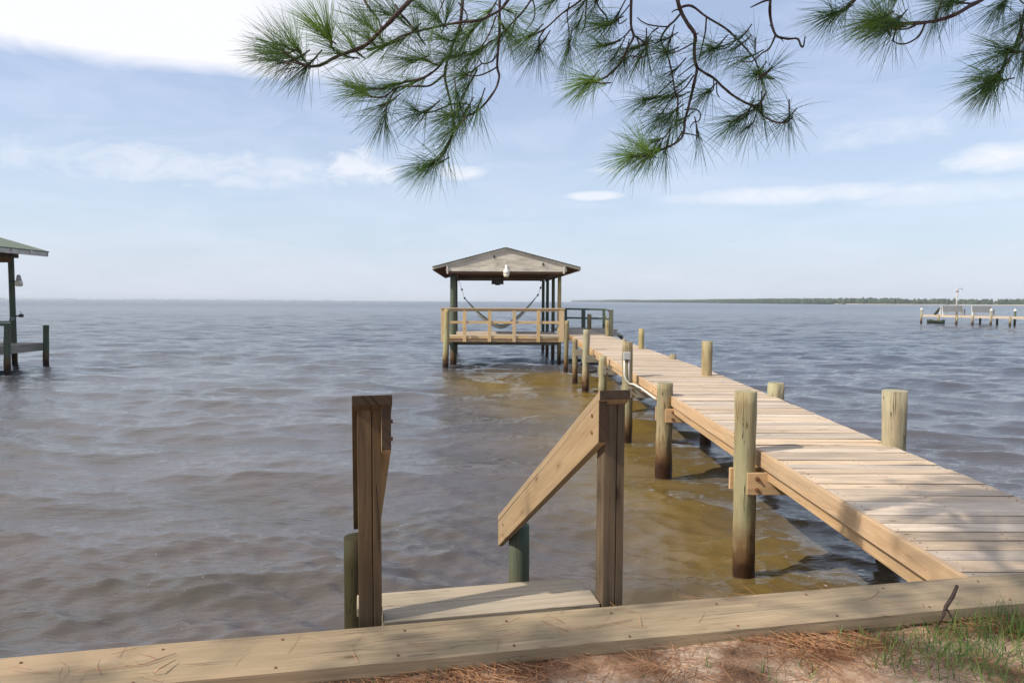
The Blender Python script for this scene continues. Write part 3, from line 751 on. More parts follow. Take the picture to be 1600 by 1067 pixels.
# gable siding made of boards
for yy, nm in ((DF + .02, 'gable_siding'), (DF + (DB - DF) - .1, 'gable_siding')):
    off = sh * ((yy - DF) / (DB - DF)); off.y = yy - DF
    mb = MB(); x0 = eL.x + .52; x1 = eR.x - .52; zb = atd(790, 420, DF).z
    n = 2
    P = lambda x: (ez + (ap.z - ez) * (1 - abs(x - ap.x) / (ap.x - eL.x if x < ap.x else eR.x - ap.x))) - .03
    xs = np.linspace(x0, x1, n + 1)
    for i in range(n):
        a = xs[i] + .002; b_ = xs[i + 1] - .002
        pts = [Vector((a, DF, zb)) + off, Vector((b_, DF, zb)) + off]
        if a < ap.x < b_: pts += [Vector((b_, DF, P(b_))) + off, Vector((ap.x, DF, P(ap.x))) + off, Vector((a, DF, P(a))) + off]
        else: pts += [Vector((b_, DF, P(b_))) + off, Vector((a, DF, P(a))) + off]
        mb.prism(pts, Vector((0, .02, 0)), grain=Vector((1, 0, 0)), rnd=.5)
    part(mb, nm, M['gable'], pav)
    mb = MB(); mb.beam(Vector((x0 - .03, DF + .0, zb - .045)) + off, Vector((x1 + .03, DF + .0, zb - .045)) + off, .04, .11); part(mb, 'gable_trim', M['gable'], pav)
    mb = MB(); mb.beam(Vector((x0 - .0, DF + .06, zb - .10)) + off, Vector((x1 + .0, DF + .06, zb - .10)) + off, .04, .16); part(mb, 'gable_header', M['brown'], pav)
for px in (699, 881):
    p = atd(px, 422, DF - .02); mb = MB(); mb.box((p.x, DF - .035, p.z), (.06, .04, .27), grain=2); part(mb, 'beam_end_block', M['gable'], pav)
for (px, py) in ((772.3, 401), (848.5, 412.8)):
    p = atd(px, py, DF); mb = MB(); mb.box((p.x, DF + .012, p.z), (.05, .03, .09), grain=2); part(mb, 'vent_hole', M['black'], pav)
# lower deck with dark green railing on the right
ext_d = thing('side_platform', 'low side platform with dark green railing right of the covered platform', 'platform', (4.5, 30, 0))
A = atz(955, 523, ZD); A = Vector((A.x, A.y, ZD)); yb = 33.8
A = Vector((4.05 , 27.0, ZD)); Bk = Vector((4.75, 33.6, ZD)); Cl = Vector((2.2, 33.6, ZD))
mb = MB(); y = 31.3
while y < 33.9:
    mb.beam((1.9, y, ZD - .03), (4.8, y, ZD - .03), .139, .038); y += .145
y = 26.6
while y < 31.2:
    mb.beam((3.68, y, ZD - .03), (4.22 + (y - 26.6) * .08, y, ZD - .03), .139, .038); y += .145
part(mb, 'floor_deck', M['oldwood'], ext_d)
def rb(px0, py0, d0, px1, py1, d1, w, h, nm):
    mb = MB(); mb.beam(atd(px0, py0, d0), atd(px1, py1, d1), w, h); part(mb, nm, M['green_rail'], ext_d)
rb(878, 482.5, 33.5, 947, 483.8, 33.5, .12, .09, 'top_rail'); rb(878, 496.5, 33.5, 947, 497.6, 33.5, .05, .085, 'middle_rail')
rb(947, 483.8, 33.5, 954.5, 486, 27.2, .12, .07, 'top_rail'); rb(947, 498, 33.5, 954, 500.5, 27.2, .05, .07, 'middle_rail')
for (px, d_, y0, y1, w) in ((911.5, 33.5, 484, 509, 6), (943.5, 33.5, 485, 511, 4), (884, 33.5, 483, 509, 4)):
    mb = MB(); a = atd(px, y0, d_); b_ = atd(px, y1 + 5, d_); mb.beam(b_, a, w * d_ / F, .1, up=Vector((0, 1, 0))); part(mb, 'rail_post', M['green_rail'], ext_d)
for (px, d_, y0, w) in ((955, 27.2, 484, 7), (946, 33.9, 492, 4)):
    a = atd(px, y0, d_); r = w * d_ / F / 2; mb = MB(); mb.tube([Vector((a.x, d_, -.7)), Vector((a.x, d_, .5)), a], [r, r, r], 14); part(mb, 'piling', M['piling'], ext_d)
mb = MB(); mb.beam((4.27, 26.6, ZD - .13), (4.70, 31.5, ZD - .13), .04, .16); part(mb, 'side_joist', M['oldwood'], ext_d)

# flood lamp on the gable
lp = atd(791.3, 414, DF - .14)
lamp = thing('floodlight', 'white cone shaped dusk lamp hanging on the front gable of the covered platform', 'lamp', tuple(lp))
prof = [(0, .035), (-.04, .05), (-.15, .055), (-.17, .085), (-.25, .11), (-.33, .115)]
mb = MB(); mb.tube([lp + UP * z for z, r in prof], [r for z, r in prof], 18); part(mb, 'housing', M['white'], lamp)
mb = MB(); prof = [(-.332, .112), (-.42, .09), (-.445, .05)]; mb.tube([lp + UP * z for z, r in prof], [r for z, r in prof], 18); part(mb, 'lens', M['lampglass'], lamp)
mb = MB(); mb.tube([lp + Vector((0, .0, -.05)), lp + Vector((0, .16, -.03))], .02, 8); part(mb, 'bracket', M['grey'], lamp)
# black fan box under the ceiling
fc = atd(777.5, 440, 30.2)
fan = thing('hoist_unit', 'small black boxy unit hanging from the joists under the platform roof', 'hoist', tuple(fc))
mb = MB(); mb.box(fc + Vector((0, 0, -.01)), (.52, .30, .22)); part(mb, 'body', M['black'], fan, .01)
mb = MB()
for i in range(6): mb.box(fc + Vector((-.2 + .08 * i, -.155, -.01)), (.012, .012, .18))
part(mb, 'grille', M['grey'], fan)
mb = MB(); mb.box(fc + Vector((-.18, 0, .16)), (.03, .03, .14)); mb.box(fc + Vector((.18, 0, .16)), (.03, .03, .14)); mb.box(fc + Vector((0, 0, -.14)), (.2, .1, .04)); part(mb, 'bracket', M['black'], fan)
# hammock
hm = thing('hammock', 'pale rope hammock slung between the posts of the covered platform', 'hammock', (-.3, 29.5, 1.3))
HD = 29.4
L0 = atd(716.5, 436, HD); L1 = atd(726, 466, HD); Rt0 = atd(850, 436, HD); R1 = atd(840.5, 461, HD)
def hcurve(t):                    # t 0..1 between ring points
    a, b_ = L1, R1; p = lerp(a, b_, t); p = p.copy(); sag = 1 - abs(2 * t - 1) ** 1.5
    p.z -= sag * 1.22; return p
mb = MB(); nseg, nw = 30, 7; base = 0
for i in range(nseg + 1):
    t_ = i / nseg; c = hcurve(t_); wv = .42 * min(1, (4 * t_ * (1 - t_)) ** .75 * 1.15) + .02
    for j in range(nw + 1):
        s_ = j / nw * 2 - 1; mb.v.append(c + Vector((0, s_ * wv, -.16 * (1 - s_ * s_) * min(1, 6 * t_ * (1 - t_)))))
for i in range(nseg):
    for j in range(nw):
        k = i * (nw + 1) + j; mb.face([k, k + 1, k + nw + 2, k + nw + 1], [(i / nseg * 3, j / nw), (i / nseg * 3, (j + 1) / nw), ((i + 1) / nseg * 3, (j + 1) / nw), ((i + 1) / nseg * 3, j / nw)], .5, True)
part(mb, 'netting', M['hammock'], hm)
for s_ in (-1, 1):
    mb = MB(); pts = []
    for i in range(nseg + 1):
        t_ = i / nseg; wv = .42 * min(1, (4 * t_ * (1 - t_)) ** .75 * 1.15) + .02; pts.append(hcurve(t_) + Vector((0, s_ * wv, 0)))
    mb.tube(pts, .014, 6); part(mb, 'edge_rope', M['ropeg'], hm)
for a, b_ in ((L0, L1), (Rt0, R1)):
    mb = MB(); mb.tube([a, b_], .009, 6); part(mb, 'hanging_rope', M['rope'], hm)
    for q in (lerp(a, b_, .55), b_):
        mb = MB(); mb.tube([q + UP * .05, q + UP * .02, q - UP * .02, q - UP * .05], [.01, .04, .04, .01], 8); part(mb, 'knot', M['black'], hm)

# ------------------------------------------------------------------ neighbouring boathouse at the left
bh = thing('boathouse', 'neighbouring boathouse with a green roof at the left edge', 'boathouse', (-19.5, 23, 0))
e1 = atd(77, 394, 25.6); ez2 = e1.z; ex = e1.x; rx = ex - 2.7; pit = .286
y0, y1 = 18.0, 25.6
for sgn in (1, -1):
    mb = MB(); e = Vector((rx + sgn * 2.7, y0, ez2)); apx = Vector((rx, y0, ez2 + 2.7 * pit))
    mb.prism([e - UP * .02, apx - UP * .02, apx + UP * .02, e + UP * .02], Vector((0, y1 - y0, 0)), grain=Vector((0, 1, 0))); part(mb, 'roof_slope', M['greenroof'], bh)
    mb = MB(); mb.beam(e + Vector((-.02 * sgn, 0, -.10)), e + Vector((-.02 * sgn, y1 - y0 - .05, -.10)), .03, .15); part(mb, 'eave_fascia', M['gable'], bh)
    mb = MB(); mb.beam((rx + sgn * 1.72, y0 + .3, ez2 - .12), (rx + sgn * 1.72, y1 - .3, ez2 - .12), .12, .25); part(mb, 'roof_beam', M['brown'], bh)
    for k in range(9):
        yy = y0 + .1 + k * .92; mb = MB(); ee = Vector((e.x, yy, e.z)); aa = Vector((rx, yy, apx.z)); mb.prism([ee - UP * .12, aa - UP * .12, aa - UP * .022, ee - UP * .022], Vector((0, .04, 0))); part(mb, 'rafter', M['brown'], bh)
    for yy in (25.0, 21.4):
        x = atd(20.5, 500, 25.0).x if sgn > 0 else rx - 1.72
        mb = MB(); mb.tube([(x, yy, -.7 + i * .5) for i in range(11)] + [(x, yy, ez2 - .05)], .095, 14, wob=.05); part(mb, 'roof_post', M['green_post'], bh)
mb = MB(); mb.beam((rx - 1.8, y1 - .7, ez2 - .30), (rx + 1.8, y1 - .7, ez2 - .30), .05, .25); part(mb, 'cross_header', M['brown'], bh)
zdk = atd(68, 535.6, 25.1).z; xd = atd(70, 540, 25.1).x
mb = MB(); yy = 19.
while yy < 25.2:
    mb.beam((xd - 5, yy, zdk - .02), (xd + .0, yy, zdk - .02), .139, .038); yy += .145
part(mb, 'floor_deck', M['oldwood'], bh)
mb = MB(); mb.beam((xd, 19, zdk - .13), (xd, 25.2, zdk - .13), .04, .28); part(mb, 'edge_board', M['oldwood'], bh, .004)
mb = MB(); mb.beam((xd - 5, 25.2, zdk - .14), (xd, 25.2, zdk - .14), .04, .22); part(mb, 'edge_board', M['oldwood'], bh)
piling(72, 571, 508, 8, bh, mat='green_post'); piling(11.5, 582, 505, 9, bh, mat='green_post')
zr = atd(10, 502.5, 22.4).z; xr_ = atd(16, 505, 22.4).x
mb = MB(); mb.beam((xr_ - 4, 22.3, zr), (xr_ + .05, 22.3, zr), .12, .05); mb.beam((xr_ - 4, 22.3, zr - .09), (xr_, 22.3, zr - .09), .04, .1); part(mb, 'top_rail', M['green_rail'], bh)
mb = MB(); mb.beam((xr_ - .0, 22.4, zr + .05), (atd(22, 500, 24.9).x, 24.9, zr + .05), .05, .09); part(mb, 'side_rail', M['green_rail'], bh)
# its lamp and the reel on the post
p = atd(29.5, 440, 24.9)
l2 = thing('floodlight', 'dusk lamp with a dark hood on the post of the left boathouse', 'lamp', tuple(p))
mb = MB(); mb.tube([p + UP * .24, p + UP * .16, p + UP * .04], [.05, .07, .09], 14); part(mb, 'housing', M['grey'], l2)
mb = MB(); mb.tube([p + UP * .038, p - UP * .05, p - UP * .13, p - UP * .17], [.10, .125, .12, .09], 14); part(mb, 'lens', M['lampglass'], l2)
mb = MB(); mb.tube([p + Vector((-.32, 0, 0)), p + Vector((0, 0, 0))], .03, 8); part(mb, 'bracket', M['black'], l2)
p = atd(31, 494, 24.9)
rl = thing('winch', 'small dark winch clamped to the post of the left boathouse', 'winch', tuple(p))
mb = MB(); mb.box(p + Vector((-.08, 0, 0)), (.26, .06, .05), grain=0); part(mb, 'bracket', M['black'], rl)
mb = MB(); mb.tube([p + Vector((.05, -.06, .02)), p + Vector((.05, .06, .02))], .06, 12); mb.tube([p + Vector((.09, 0, 0)), p + Vector((.02, 0, .17))], .012, 6); part(mb, 'drum', M['black'], rl)

# ------------------------------------------------------------------ far dock at the right
dk = thing('far_dock', 'distant low dock with pale planks and pilings at the right edge', 'dock', tuple(atz(1520, 506, 0)))
a = atz(1440.6, 504.4, 0); b_ = atz(1600, 510, 0); du = (b_ - a).normalized(); dv = Vector((-du.y, du.x, 0)); ZK = .98
DL = (b_ - a).length + 25
mb = MB(); 
P = [a + dv * 0 + UP * ZK, a + du * DL + UP * ZK, a + du * DL + dv * 1.7 + UP * ZK, a + dv * 1.7 + UP * ZK]
k = 0
while k < DL:
    mb.beam(a + du * k + dv * -.05 + UP * (ZK - .02), a + du * k + dv * 1.8 + UP * (ZK - .02), .139, .038); k += .145
part(mb, 'deck', M['deck'], dk)
mb = MB(); mb.beam(a + dv * -.06 + UP * (ZK - .14), a + du * DL + dv * -.06 + UP * (ZK - .14), .05, .20); part(mb, 'edge_board', M['deck'], dk)
mb = MB(); mb.beam(a + dv * 1.75 + UP * (ZK - .14), a + du * DL + dv * 1.75 + UP * (ZK - .14), .05, .24); part(mb, 'edge_board', M['oldwood'], dk)
def s_at(px):                     # metres along the dock for a pixel column
    lo, hi = 0, DL
    for _ in range(40):
        m_ = (lo + hi) / 2; q = a + du * m_; v = CR.transposed() @ (q - CO); x = 800 + F * v.x / -v.z
        if x < px: lo = m_
        else: hi = m_
    return lo
pil = [(1440.6, 0, 1.55, 1), (1467.5, 0, ZK, 0), (1496, 0, ZK, 0), (1521, 0, ZK, 0), (1549.4, 0, 1.55, 1), (1579.4, 0, ZK, 0), (1475.6, 1, ZK, 0), (1512.5, 1, ZK, 0), (1538.8, 1, ZK, 0), (1566, 1, 1.55, 1), (1597.5, 1, ZK, 0)]
for (px, row, zt, cap_) in pil:
    q = a + du * s_at(px) + dv * (-.15 if row == 0 else 1.85)
    mb = MB(); mb.tube([Vector((q.x, q.y, -.7)), Vector((q.x, q.y, zt))], .11, 12); pl = part(mb, 'piling', M['piling'] if row == 0 else M['green_post'], dk)
    if cap_:
        mb = MB(); mb.tube([Vector((q.x, q.y, zt - .02)), Vector((q.x, q.y, zt + .06)), Vector((q.x, q.y, zt + .24))], [.16, .15, .03], 12); part(mb, 'piling_cap', M['white'], pl)
def bench(px0, px1, lab):
    s0, s1 = s_at(px0), s_at(px1); q0 = a + du * s0 + dv * .35; t = thing('dock_bench', lab, 'bench', tuple(q0 + UP * ZK), 'benches on the far dock')
    L_ = s1 - s0; z = UP * ZK
    mb = MB()
    for i in range(8):
        zz = .42 + i * .085; mb.beam(q0 + z + UP * zz + dv * (-.0 - i * .018 + .08), q0 + du * L_ + z + UP * zz + dv * (-.0 - i * .018 + .08), .03, .075)
    part(mb, 'backrest', M['bench'], t)
    mb = MB()
    for i in range(5): mb.beam(q0 + z + UP * .42 + dv * (.14 + i * .1), q0 + du * L_ + z + UP * .42 + dv * (.14 + i * .1), .09, .03)
    part(mb, 'seat', M['oldwood'], t)
    for f_ in (0, L_):
        mb = MB(); c = q0 + du * f_ + z
        mb.beam(c + UP * 0 + dv * .12, c + UP * .42 + dv * .10, .09, .09, up=du); mb.beam(c + dv * .55, c + UP * .66 + dv * .55, .09, .09, up=du)
        mb.beam(c + dv * .0 + UP * .66, c + dv * .6 + UP * .66, .1, .05); mb.beam(c + UP * .42 + dv * .1, c + UP * 1.1 - dv * .06, .1, .07, up=du)
        part(mb, 'side_frame', M['white'] if f_ == 0 else M['oldwood'], t)
bench(1468, 1497.5, 'grey slatted bench beside the lamp pole on the far dock'); bench(1514, 1543, 'grey slatted bench between pilings right of the lamp pole on the far dock')
q = a + du * s_at(1477.8) + dv * 1.6
lpole = thing('lamp_pole', 'tall thin lamp pole with a short arm on the far dock', 'lamp post', (q.x, q.y, ZK))
mb = MB(); mb.tube([Vector((q.x, q.y, ZK)), Vector((q.x, q.y, ZK + 1.6)), Vector((q.x, q.y, ZK + 3.0))], [.13, .10, .08], 10); part(mb, 'pole', M['pipe'], lpole)
mb = MB(); t_ = Vector((q.x, q.y, ZK + 2.95)); mb.tube([t_, t_ + Vector((.1, 0, .12)), t_ + Vector((.35, 0, .15)), t_ + Vector((.62, 0, .02))], .035, 8); part(mb, 'arm', M['pipe'], lpole)
mb = MB(); mb.tube([t_ + Vector((-.0, 0, -.3)), t_ + Vector((0, 0, -.12)), t_ + Vector((0, 0, .08))], [.1, .16, .1], 10); part(mb, 'lamp_head', M['grey'], lpole)
# slanted fish cleaning board / ramp at the dock's end
q = a + du * s_at(1451) + dv * .9; q2 = a + du * s_at(1459.5) + dv * .9
ldr = thing('slanted_stand', 'small slanted grey board on a pale post at the end of the far dock', 'stand', (q.x, q.y, ZK))
mb = MB(); mb.beam(q + UP * ZK, q2 + UP * (ZK + .85), .5, .05); part(mb, 'board', M['green_rail'], ldr)
mb = MB(); mb.beam(q2 + UP * ZK, q2 + UP * (ZK + .92), .09, .09, up=du); part(mb, 'post', M['white'], ldr)
# small boat moored below
q = a + du * s_at(1463.5) + dv * -.1
bt = thing('small_boat', 'small dark green rowing boat floating against the far dock', 'boat', (q.x, q.y, 0))
mb = MB(); secs = 10; ring = []
for i in range(secs + 1):
    t_ = i / secs; w = .42 * math.sin(math.pi * min(.98, .12 + t_ * .84)) ** .6; zz = .34 + .14 * (2 * t_ - 1) ** 2
    c = q + du * ((t_ - .5) * 2.1)
    for (f_, z) in ((-1, zz), (-.75, .08), (0, -.12), (.75, .08), (1, zz), (.9, zz), (.65, .14), (0, .0), (-.65, .14), (-.9, zz)):
        mb.v.append(c + dv * (f_ * w) + UP * z)
for i in range(secs):
    for k in range(10): mb.face([i * 10 + k, i * 10 + (k + 1) % 10, (i + 1) * 10 + (k + 1) % 10, (i + 1) * 10 + k], [(0, 0)] * 4, .5, True)
mb.face(list(range(10)), [(0, 0)] * 10, .5); mb.face([secs * 10 + k for k in range(10)][::-1], [(0, 0)] * 10, .5)
part(mb, 'hull', M['boat'], bt)
mb = MB()
for k in (-.4, .35): mb.beam(q + du * k - dv * .42 + UP * .3, q + du * k + dv * .42 + UP * .3, .2, .03)
part(mb, 'seat', M['redpaint'], bt)

# ------------------------------------------------------------------ far shore
def shore_line(pts, name_w, hgt, lab, n_cl, seed, foot=True):
    rng = random.Random(seed); P3 = [Vector(p) for p in pts]
    lens = [0]
    for i in range(1, len(P3)): lens.append(lens[-1] + (P3[i] - P3[i - 1]).length)
    def at_(s):
        for i in range(1, len(P3)):
            if s <= lens[i]: return lerp(P3[i - 1], P3[i], (s - lens[i - 1]) / (lens[i] - lens[i - 1]))
        return P3[-1]
    mb = MB(); T = lens[-1]
    for i in range(n_cl):
        s_ = T * rng.random() ** .8; c = at_(s_) + Vector((rng.uniform(-5, 5), rng.uniform(0, 60), 0))
        h = hgt * (.82 + .22 * mnoise.noise(Vector((c.x * .012, 3, seed))) + .16 * mnoise.noise(Vector((c.x * .07, 9, seed)))) * rng.uniform(.8, 1.15)
        n = 6; r = rng.uniform(.14, .30) * hgt; b0 = len(mb.v)
        zs = (0, .35, .62, .85, 1.0); rs = (.7, 1.05, .95, .6, .12)
        for z, q in zip(zs, rs):
            for k in range(n):
                an = 6.283 * k / n + z * 2; rr = r * q * rng.uniform(.7, 1.25); mb.v.append(c + Vector((rr * math.cos(an), rr * math.sin(an), z * h * rng.uniform(.93, 1.05) - .3)))
        rv = rng.random()
        for j in range(4):
            for k in range(n): mb.face([b0 + j * n + k, b0 + j * n + (k + 1) % n, b0 + (j + 1) * n + (k + 1) % n, b0 + (j + 1) * n + k], [(0, 0)] * 4, rv)
        mb.face([b0 + 4 * n + k for k in range(n)], [(0, 0)] * n, rv)
    o = mb.build(name_w, M['wood_far']); tag(o, lab, 'woods', kind='stuff')
    mb = MB(); m_ = 60
    for i in range(m_ + 1):
        p = at_(T * i / m_); j = mnoise.noise(Vector((i * .7, seed, 0))) * 6
        mb.v += [p + Vector((0, -9 + j, -.6)), p + Vector((0, -3 + j, .7)), p + Vector((0, 120, 1.2))]
    for i in range(m_):
        for k in range(2): mb.face([i * 3 + k, (i + 1) * 3 + k, (i + 1) * 3 + k + 1, i * 3 + k + 1], [(0, 0)] * 4, .5)
    o = mb.build('far_shore', M['shore']); tag(o, lab.replace('wooded', 'low sandy'), 'shore', kind='structure')
shore_line([(1500, 640, 0), (620, 720, 0), (420, 900, 0), (420, 1350, 0), (360, 2200, 0), (300, 3400, 0)], 'far_woods', 9.0, 'wooded far shore at the right of the horizon', 6500, 5)
shore_line([(-1200, 4700, 0), (-2900, 4000, 0), (-3900, 3900, 0)], 'far_woods', 9, 'wooded low point on the far left horizon', 500, 8)

# ------------------------------------------------------------------ pine tree
tree = thing('pine_tree', 'long needled pine whose drooping branches hang into the top of the view', 'pine tree', (-3.6, -2.2, 1.0))
TB = Vector((-3.6, -2.2, 1.0))
mb = MB(); tp = [TB + Vector((.10 * math.sin(i * .5), .08 * math.cos(i * .6), i * .75 - .2)) for i in range(15)]
mb.tube(tp, [.27 - .013 * i for i in range(15)], 20, wob=.12); part(mb, 'trunk', M['trunk'], tree)

def needle_cluster(mb, p, d, L_=.205, n=60, spread=1.0, thick=.0019, back=.07, grav=.45, tone=None):
    """bundle of long needles round the end of a shoot p pointing along d"""
    d = d.normalized(); X = d.orthogonal().normalized(); Y = d.cross(X); cr = random.random() if tone is None else tone
    for i in range(int(n * DENS[0] * (1 if thick < .003 else 1))):
        a = random.uniform(0, 6.283); th_ = abs(random.gauss(0, .55)) * spread + .12; th_ = min(th_, 1.7)
        dd = (d * math.cos(th_) + (X * math.cos(a) + Y * math.sin(a)) * math.sin(th_)).normalized()
        st_ = p - d * random.uniform(-.005, back); l = L_ * random.uniform(.65, 1.08)
        r = min(1, max(0, cr + random.uniform(-.25, .25)))
        side = dd.cross(Vector((random.gauss(0, 1), random.gauss(0, 1), random.gauss(0, 1)))).normalized()
        k = len(mb.v); cur = st_; seg = 3
        for j in range(seg + 1):
            w = thick * (1, .95, .8, .15)[j] / 2
            mb.v.append(cur - side * w); mb.v.append(cur + side * w)
            cur = cur + dd * (l / seg); dd = (dd + Vector((-.03, 0, -1)) * grav / seg * (.35 + .6 * random.random())).normalized()
        for j in range(seg): mb.face([k + 2 * j, k + 2 * j + 1, k + 2 * j + 3, k + 2 * j + 2], [(0, 0)] * 4, r, True)

def smooth(pts, sub=4):
    out = []
    for i in range(len(pts) - 1):
        p0 = pts[max(0, i - 1)]; p1 = pts[i]; p2 = pts[i + 1]; p3 = pts[min(len(pts) - 1, i + 2)]
        for j in range(sub):
            t = j / sub
            out.append(.5 * ((2 * p1) + (p2 - p0) * t + (2 * p0 - 5 * p1 + 4 * p2 - p3) * t * t + (3 * p1 - p0 - 3 * p2 + p3) * t ** 3))
    out.append(pts[-1]); return out
def seg_branch(mbw, px, dep, w0, w1, tail=None):
    """px: list of photo points, dep: (start, end) distances, widths in photo px"""
    n = len(px); P3 = []
    for i, (x, y) in enumerate(px):
        t = i / (n - 1); dd = dep[0] + (dep[1] - dep[0]) * t + .05 * math.sin(i * 1.7 + x); P3.append(atd(x, y, dd))
    if tail: P3 = tail + P3
    S = smooth(P3, 4); m_ = len(S); rad = []
    for i in range(m_):
        t = i / (m_ - 1); w = (w0 + (w1 - w0) * t) * (1 + .18 * mnoise.noise(Vector((i * .9, x, 0))))
        rad.append(max(.0012, w * .88 * 3.1 / F / 2))
    mbw.tube(S, rad, 8, wob=.3)
    return P3
def group(branches, tips, label, depth, root_pts, w_root):
    mbw = MB()
    for r_ in root_pts:
        S = smooth([Vector(q) for q in r_[0]], 5); m_ = len(S)
        mbw.tube(S, [r_[1] + (r_[2] - r_[1]) * i / (m_ - 1) for i in range(m_)], 10, wob=.25)
    mbn = MB()
    for br in branches:
        px, dep, w0, w1 = br[:4]; P3 = seg_branch(mbw, px, (depth + dep[0], depth + dep[1]), w0, w1)
        if len(br) > 4 and br[4]:
            kw = dict(br[4]); nrm_n = kw.pop('n', 90); needle_cluster(mbn, P3[-1], P3[-1] - P3[-2], n=nrm_n, **kw)
            # shorter tufts a little back along the shoot
            if kw.get('more', 1): pass
    for tpp in tips:
        (x, y, dx, dy, dd) = tpp[:5]; kw = tpp[5] if len(tpp) > 5 else {}
        p = atd(x, y, depth + dd); q = atd(x + dx, y + dy, depth + dd + random.uniform(-.3, .3) * math.hypot(dx, dy) / F * 3)
        dirn = (q - p); 
        kw = dict(kw); n_ = kw.pop('n', 75); needle_cluster(mbn, p, dirn, n=n_, **kw)
        # short spur that carries the tuft
        b0 = p - dirn.normalized() * .09; mbw.tube([b0 + Vector((0, 0, .012)), p - dirn.normalized() * .04, p], [.003, .0035, .004], 6)
    b = part(mbw, 'branch', M['bark'], tree, label=label); nd = mbn.build('needles', M['needle'], None); nd.data.transform(Matrix.Translation(-TB)); nd.parent = b
    return b
BR = dict(tone=.95, spread=.8, n=130); MD = dict(tone=.45); DK = dict(tone=.2)
crotch = TB + Vector((0, 0, 4.2))
DENS = [1.0]
# left group
LG = [([(660, -20), (626, 17), (597, 46), (568, 73), (530, 87), (501, 102), (477, 103), (458, 92), (438, 78)], (0, -.15), 8.5, 3, MD),
      ([(800, -8), (780, 17), (748, 32), (716, 36), (675, 44), (632, 55), (602, 70), (573, 78)], (.1, 0), 5.5, 3, None),
      ([(477, 103), (462, 98), (446, 99), (430, 93)], (-.15, -.2), 3, 2, DK),
      ([(618, 8), (626, 22), (640, 38), (646, 47)], (.05, 0), 4, 3, None),
      ([(724, -20), (719, 38), (707, 73), (695, 116), (704, 160), (709, 203), (693, 241), (672, 258)], (.12, .0), 6, 3, dict(tone=.3, n=110)),
      ([(693, 96), (680, 110), (661, 122), (636, 128), (611, 134), (597, 139), (570, 139)], (.1, -.1), 4.5, 2.5, MD),
      ([(695, 116), (672, 134), (649, 135), (620, 137), (602, 151), (579, 151), (563, 141)], (.08, -.1), 3.5, 2.5, BR),
      ([(622, 136), (611, 152), (604, 166), (601, 188)], (0, -.05), 3, 2, DK),
      ([(781, -20), (780, 52), (777, 102), (780, 122), (771, 145), (748, 172), (722, 183), (700, 178)], (.15, .02), 5, 3, MD),
      ([(775, 26), (764, 55), (748, 78), (740, 84)], (.12, .1), 3, 2, MD),
      ([(779, 80), (770, 95), (755, 100), (748, 92)], (.12, .1), 3, 2, None),
      ([(778, 104), (765, 112), (750, 118), (735, 119), (724, 116)], (.12, .05), 3, 2, MD),
      ([(704, 163), (684, 172), (664, 177), (646, 172)], (.05, .0), 3.2, 2, DK),
      ([(706, 163), (730, 163), (735, 170), (733, 178)], (.05, .1), 3, 2, None),
      ([(716, 4), (730, 25), (722, 45), (712, 60)], (.1, 0), 3, 2, MD),
      ([(700, -15), (690, 10), (680, 30)], (.1, .05), 3, 2, MD),
      ([(560, -15), (575, 10), (590, 30), (596, 46)], (.1, 0), 4, 3, None),
      ([(836, -10), (820, 15), (797, 40), (782, 56)], (.2, .15), 3.5, 2.5, MD)]
LT = [(500, 48, -35, -35, -.1, BR), (512, 50, -12, -45, -.1, dict(tone=.8, n=110, spread=.6)), (463, 75, -25, -40, -.1, dict(tone=.7, n=110)), (440, 70, -40, -20, -.15, MD), (432, 84, -45, 0, -.1, DK),
      (478, 104, -30, 25, -.1, dict(tone=.15, n=90)), (455, 96, -40, 18, -.1, DK), (530, 84, -40, -15, -.05, MD), (548, 70, -30, -35, 0, dict(tone=.7)), (575, 60, -30, -30, 0, MD), (590, 50, -20, -40, 0, dict(tone=.6)), (600, 72, -35, 10, 0, dict(tone=.6, n=90)),
      (632, 58, -30, 20, .05, MD), (650, 46, -20, -40, .05, DK), (640, 95, -45, 5, .05, dict(tone=.7, n=110)), (662, 92, -35, -20, .05, dict(tone=.55)), (690, 60, -30, -10, .05, dict(tone=.6)), (700, 90, -35, 5, .08, dict(tone=.6, n=90)),
      (680, 25, -25, -30, .1, MD), (700, 22, 10, -35, .1, DK), (745, 40, -25, 20, .12, dict(tone=.6)), (762, 22, -20, 25, .15, dict(tone=.9)), (730, 60, -20, 30, .1, dict(tone=.7, n=90)), (742, 84, -28, 18, .1, MD), (725, 118, -30, 15, .05, dict(tone=.6)),
      (728, 140, -20, 30, .08, dict(tone=.7)), (745, 172, -15, 35, .05, dict(tone=.3, n=80)), (722, 183, -20, 30, .02, dict(tone=.4)), (705, 180, -30, 20, 0, dict(tone=.4)), (660, 177, -35, 20, 0, DK), (610, 135, -40, 10, 0, dict(tone=.7, n=100)),
      (645, 130, -35, 15, 0, dict(tone=.6)), (598, 165, -35, 18, -.05, DK), (690, 240, -20, 30, .0, MD), (706, 205, -30, 25, .0, MD), (715, 160, 5, 35, .02, DK), (672, 258, -40, 10, .0, dict(tone=.25, n=90)),
      (620, 25, -30, -30, .1, MD), (655, 10, -25, -20, .1, MD), (600, 20, -35, -15, .1, DK), (570, 35, -30, -30, .05, MD), (792, 50, 20, 30, .15, dict(tone=.6)), (800, 20, 25, 10, .2, dict(tone=.7))]
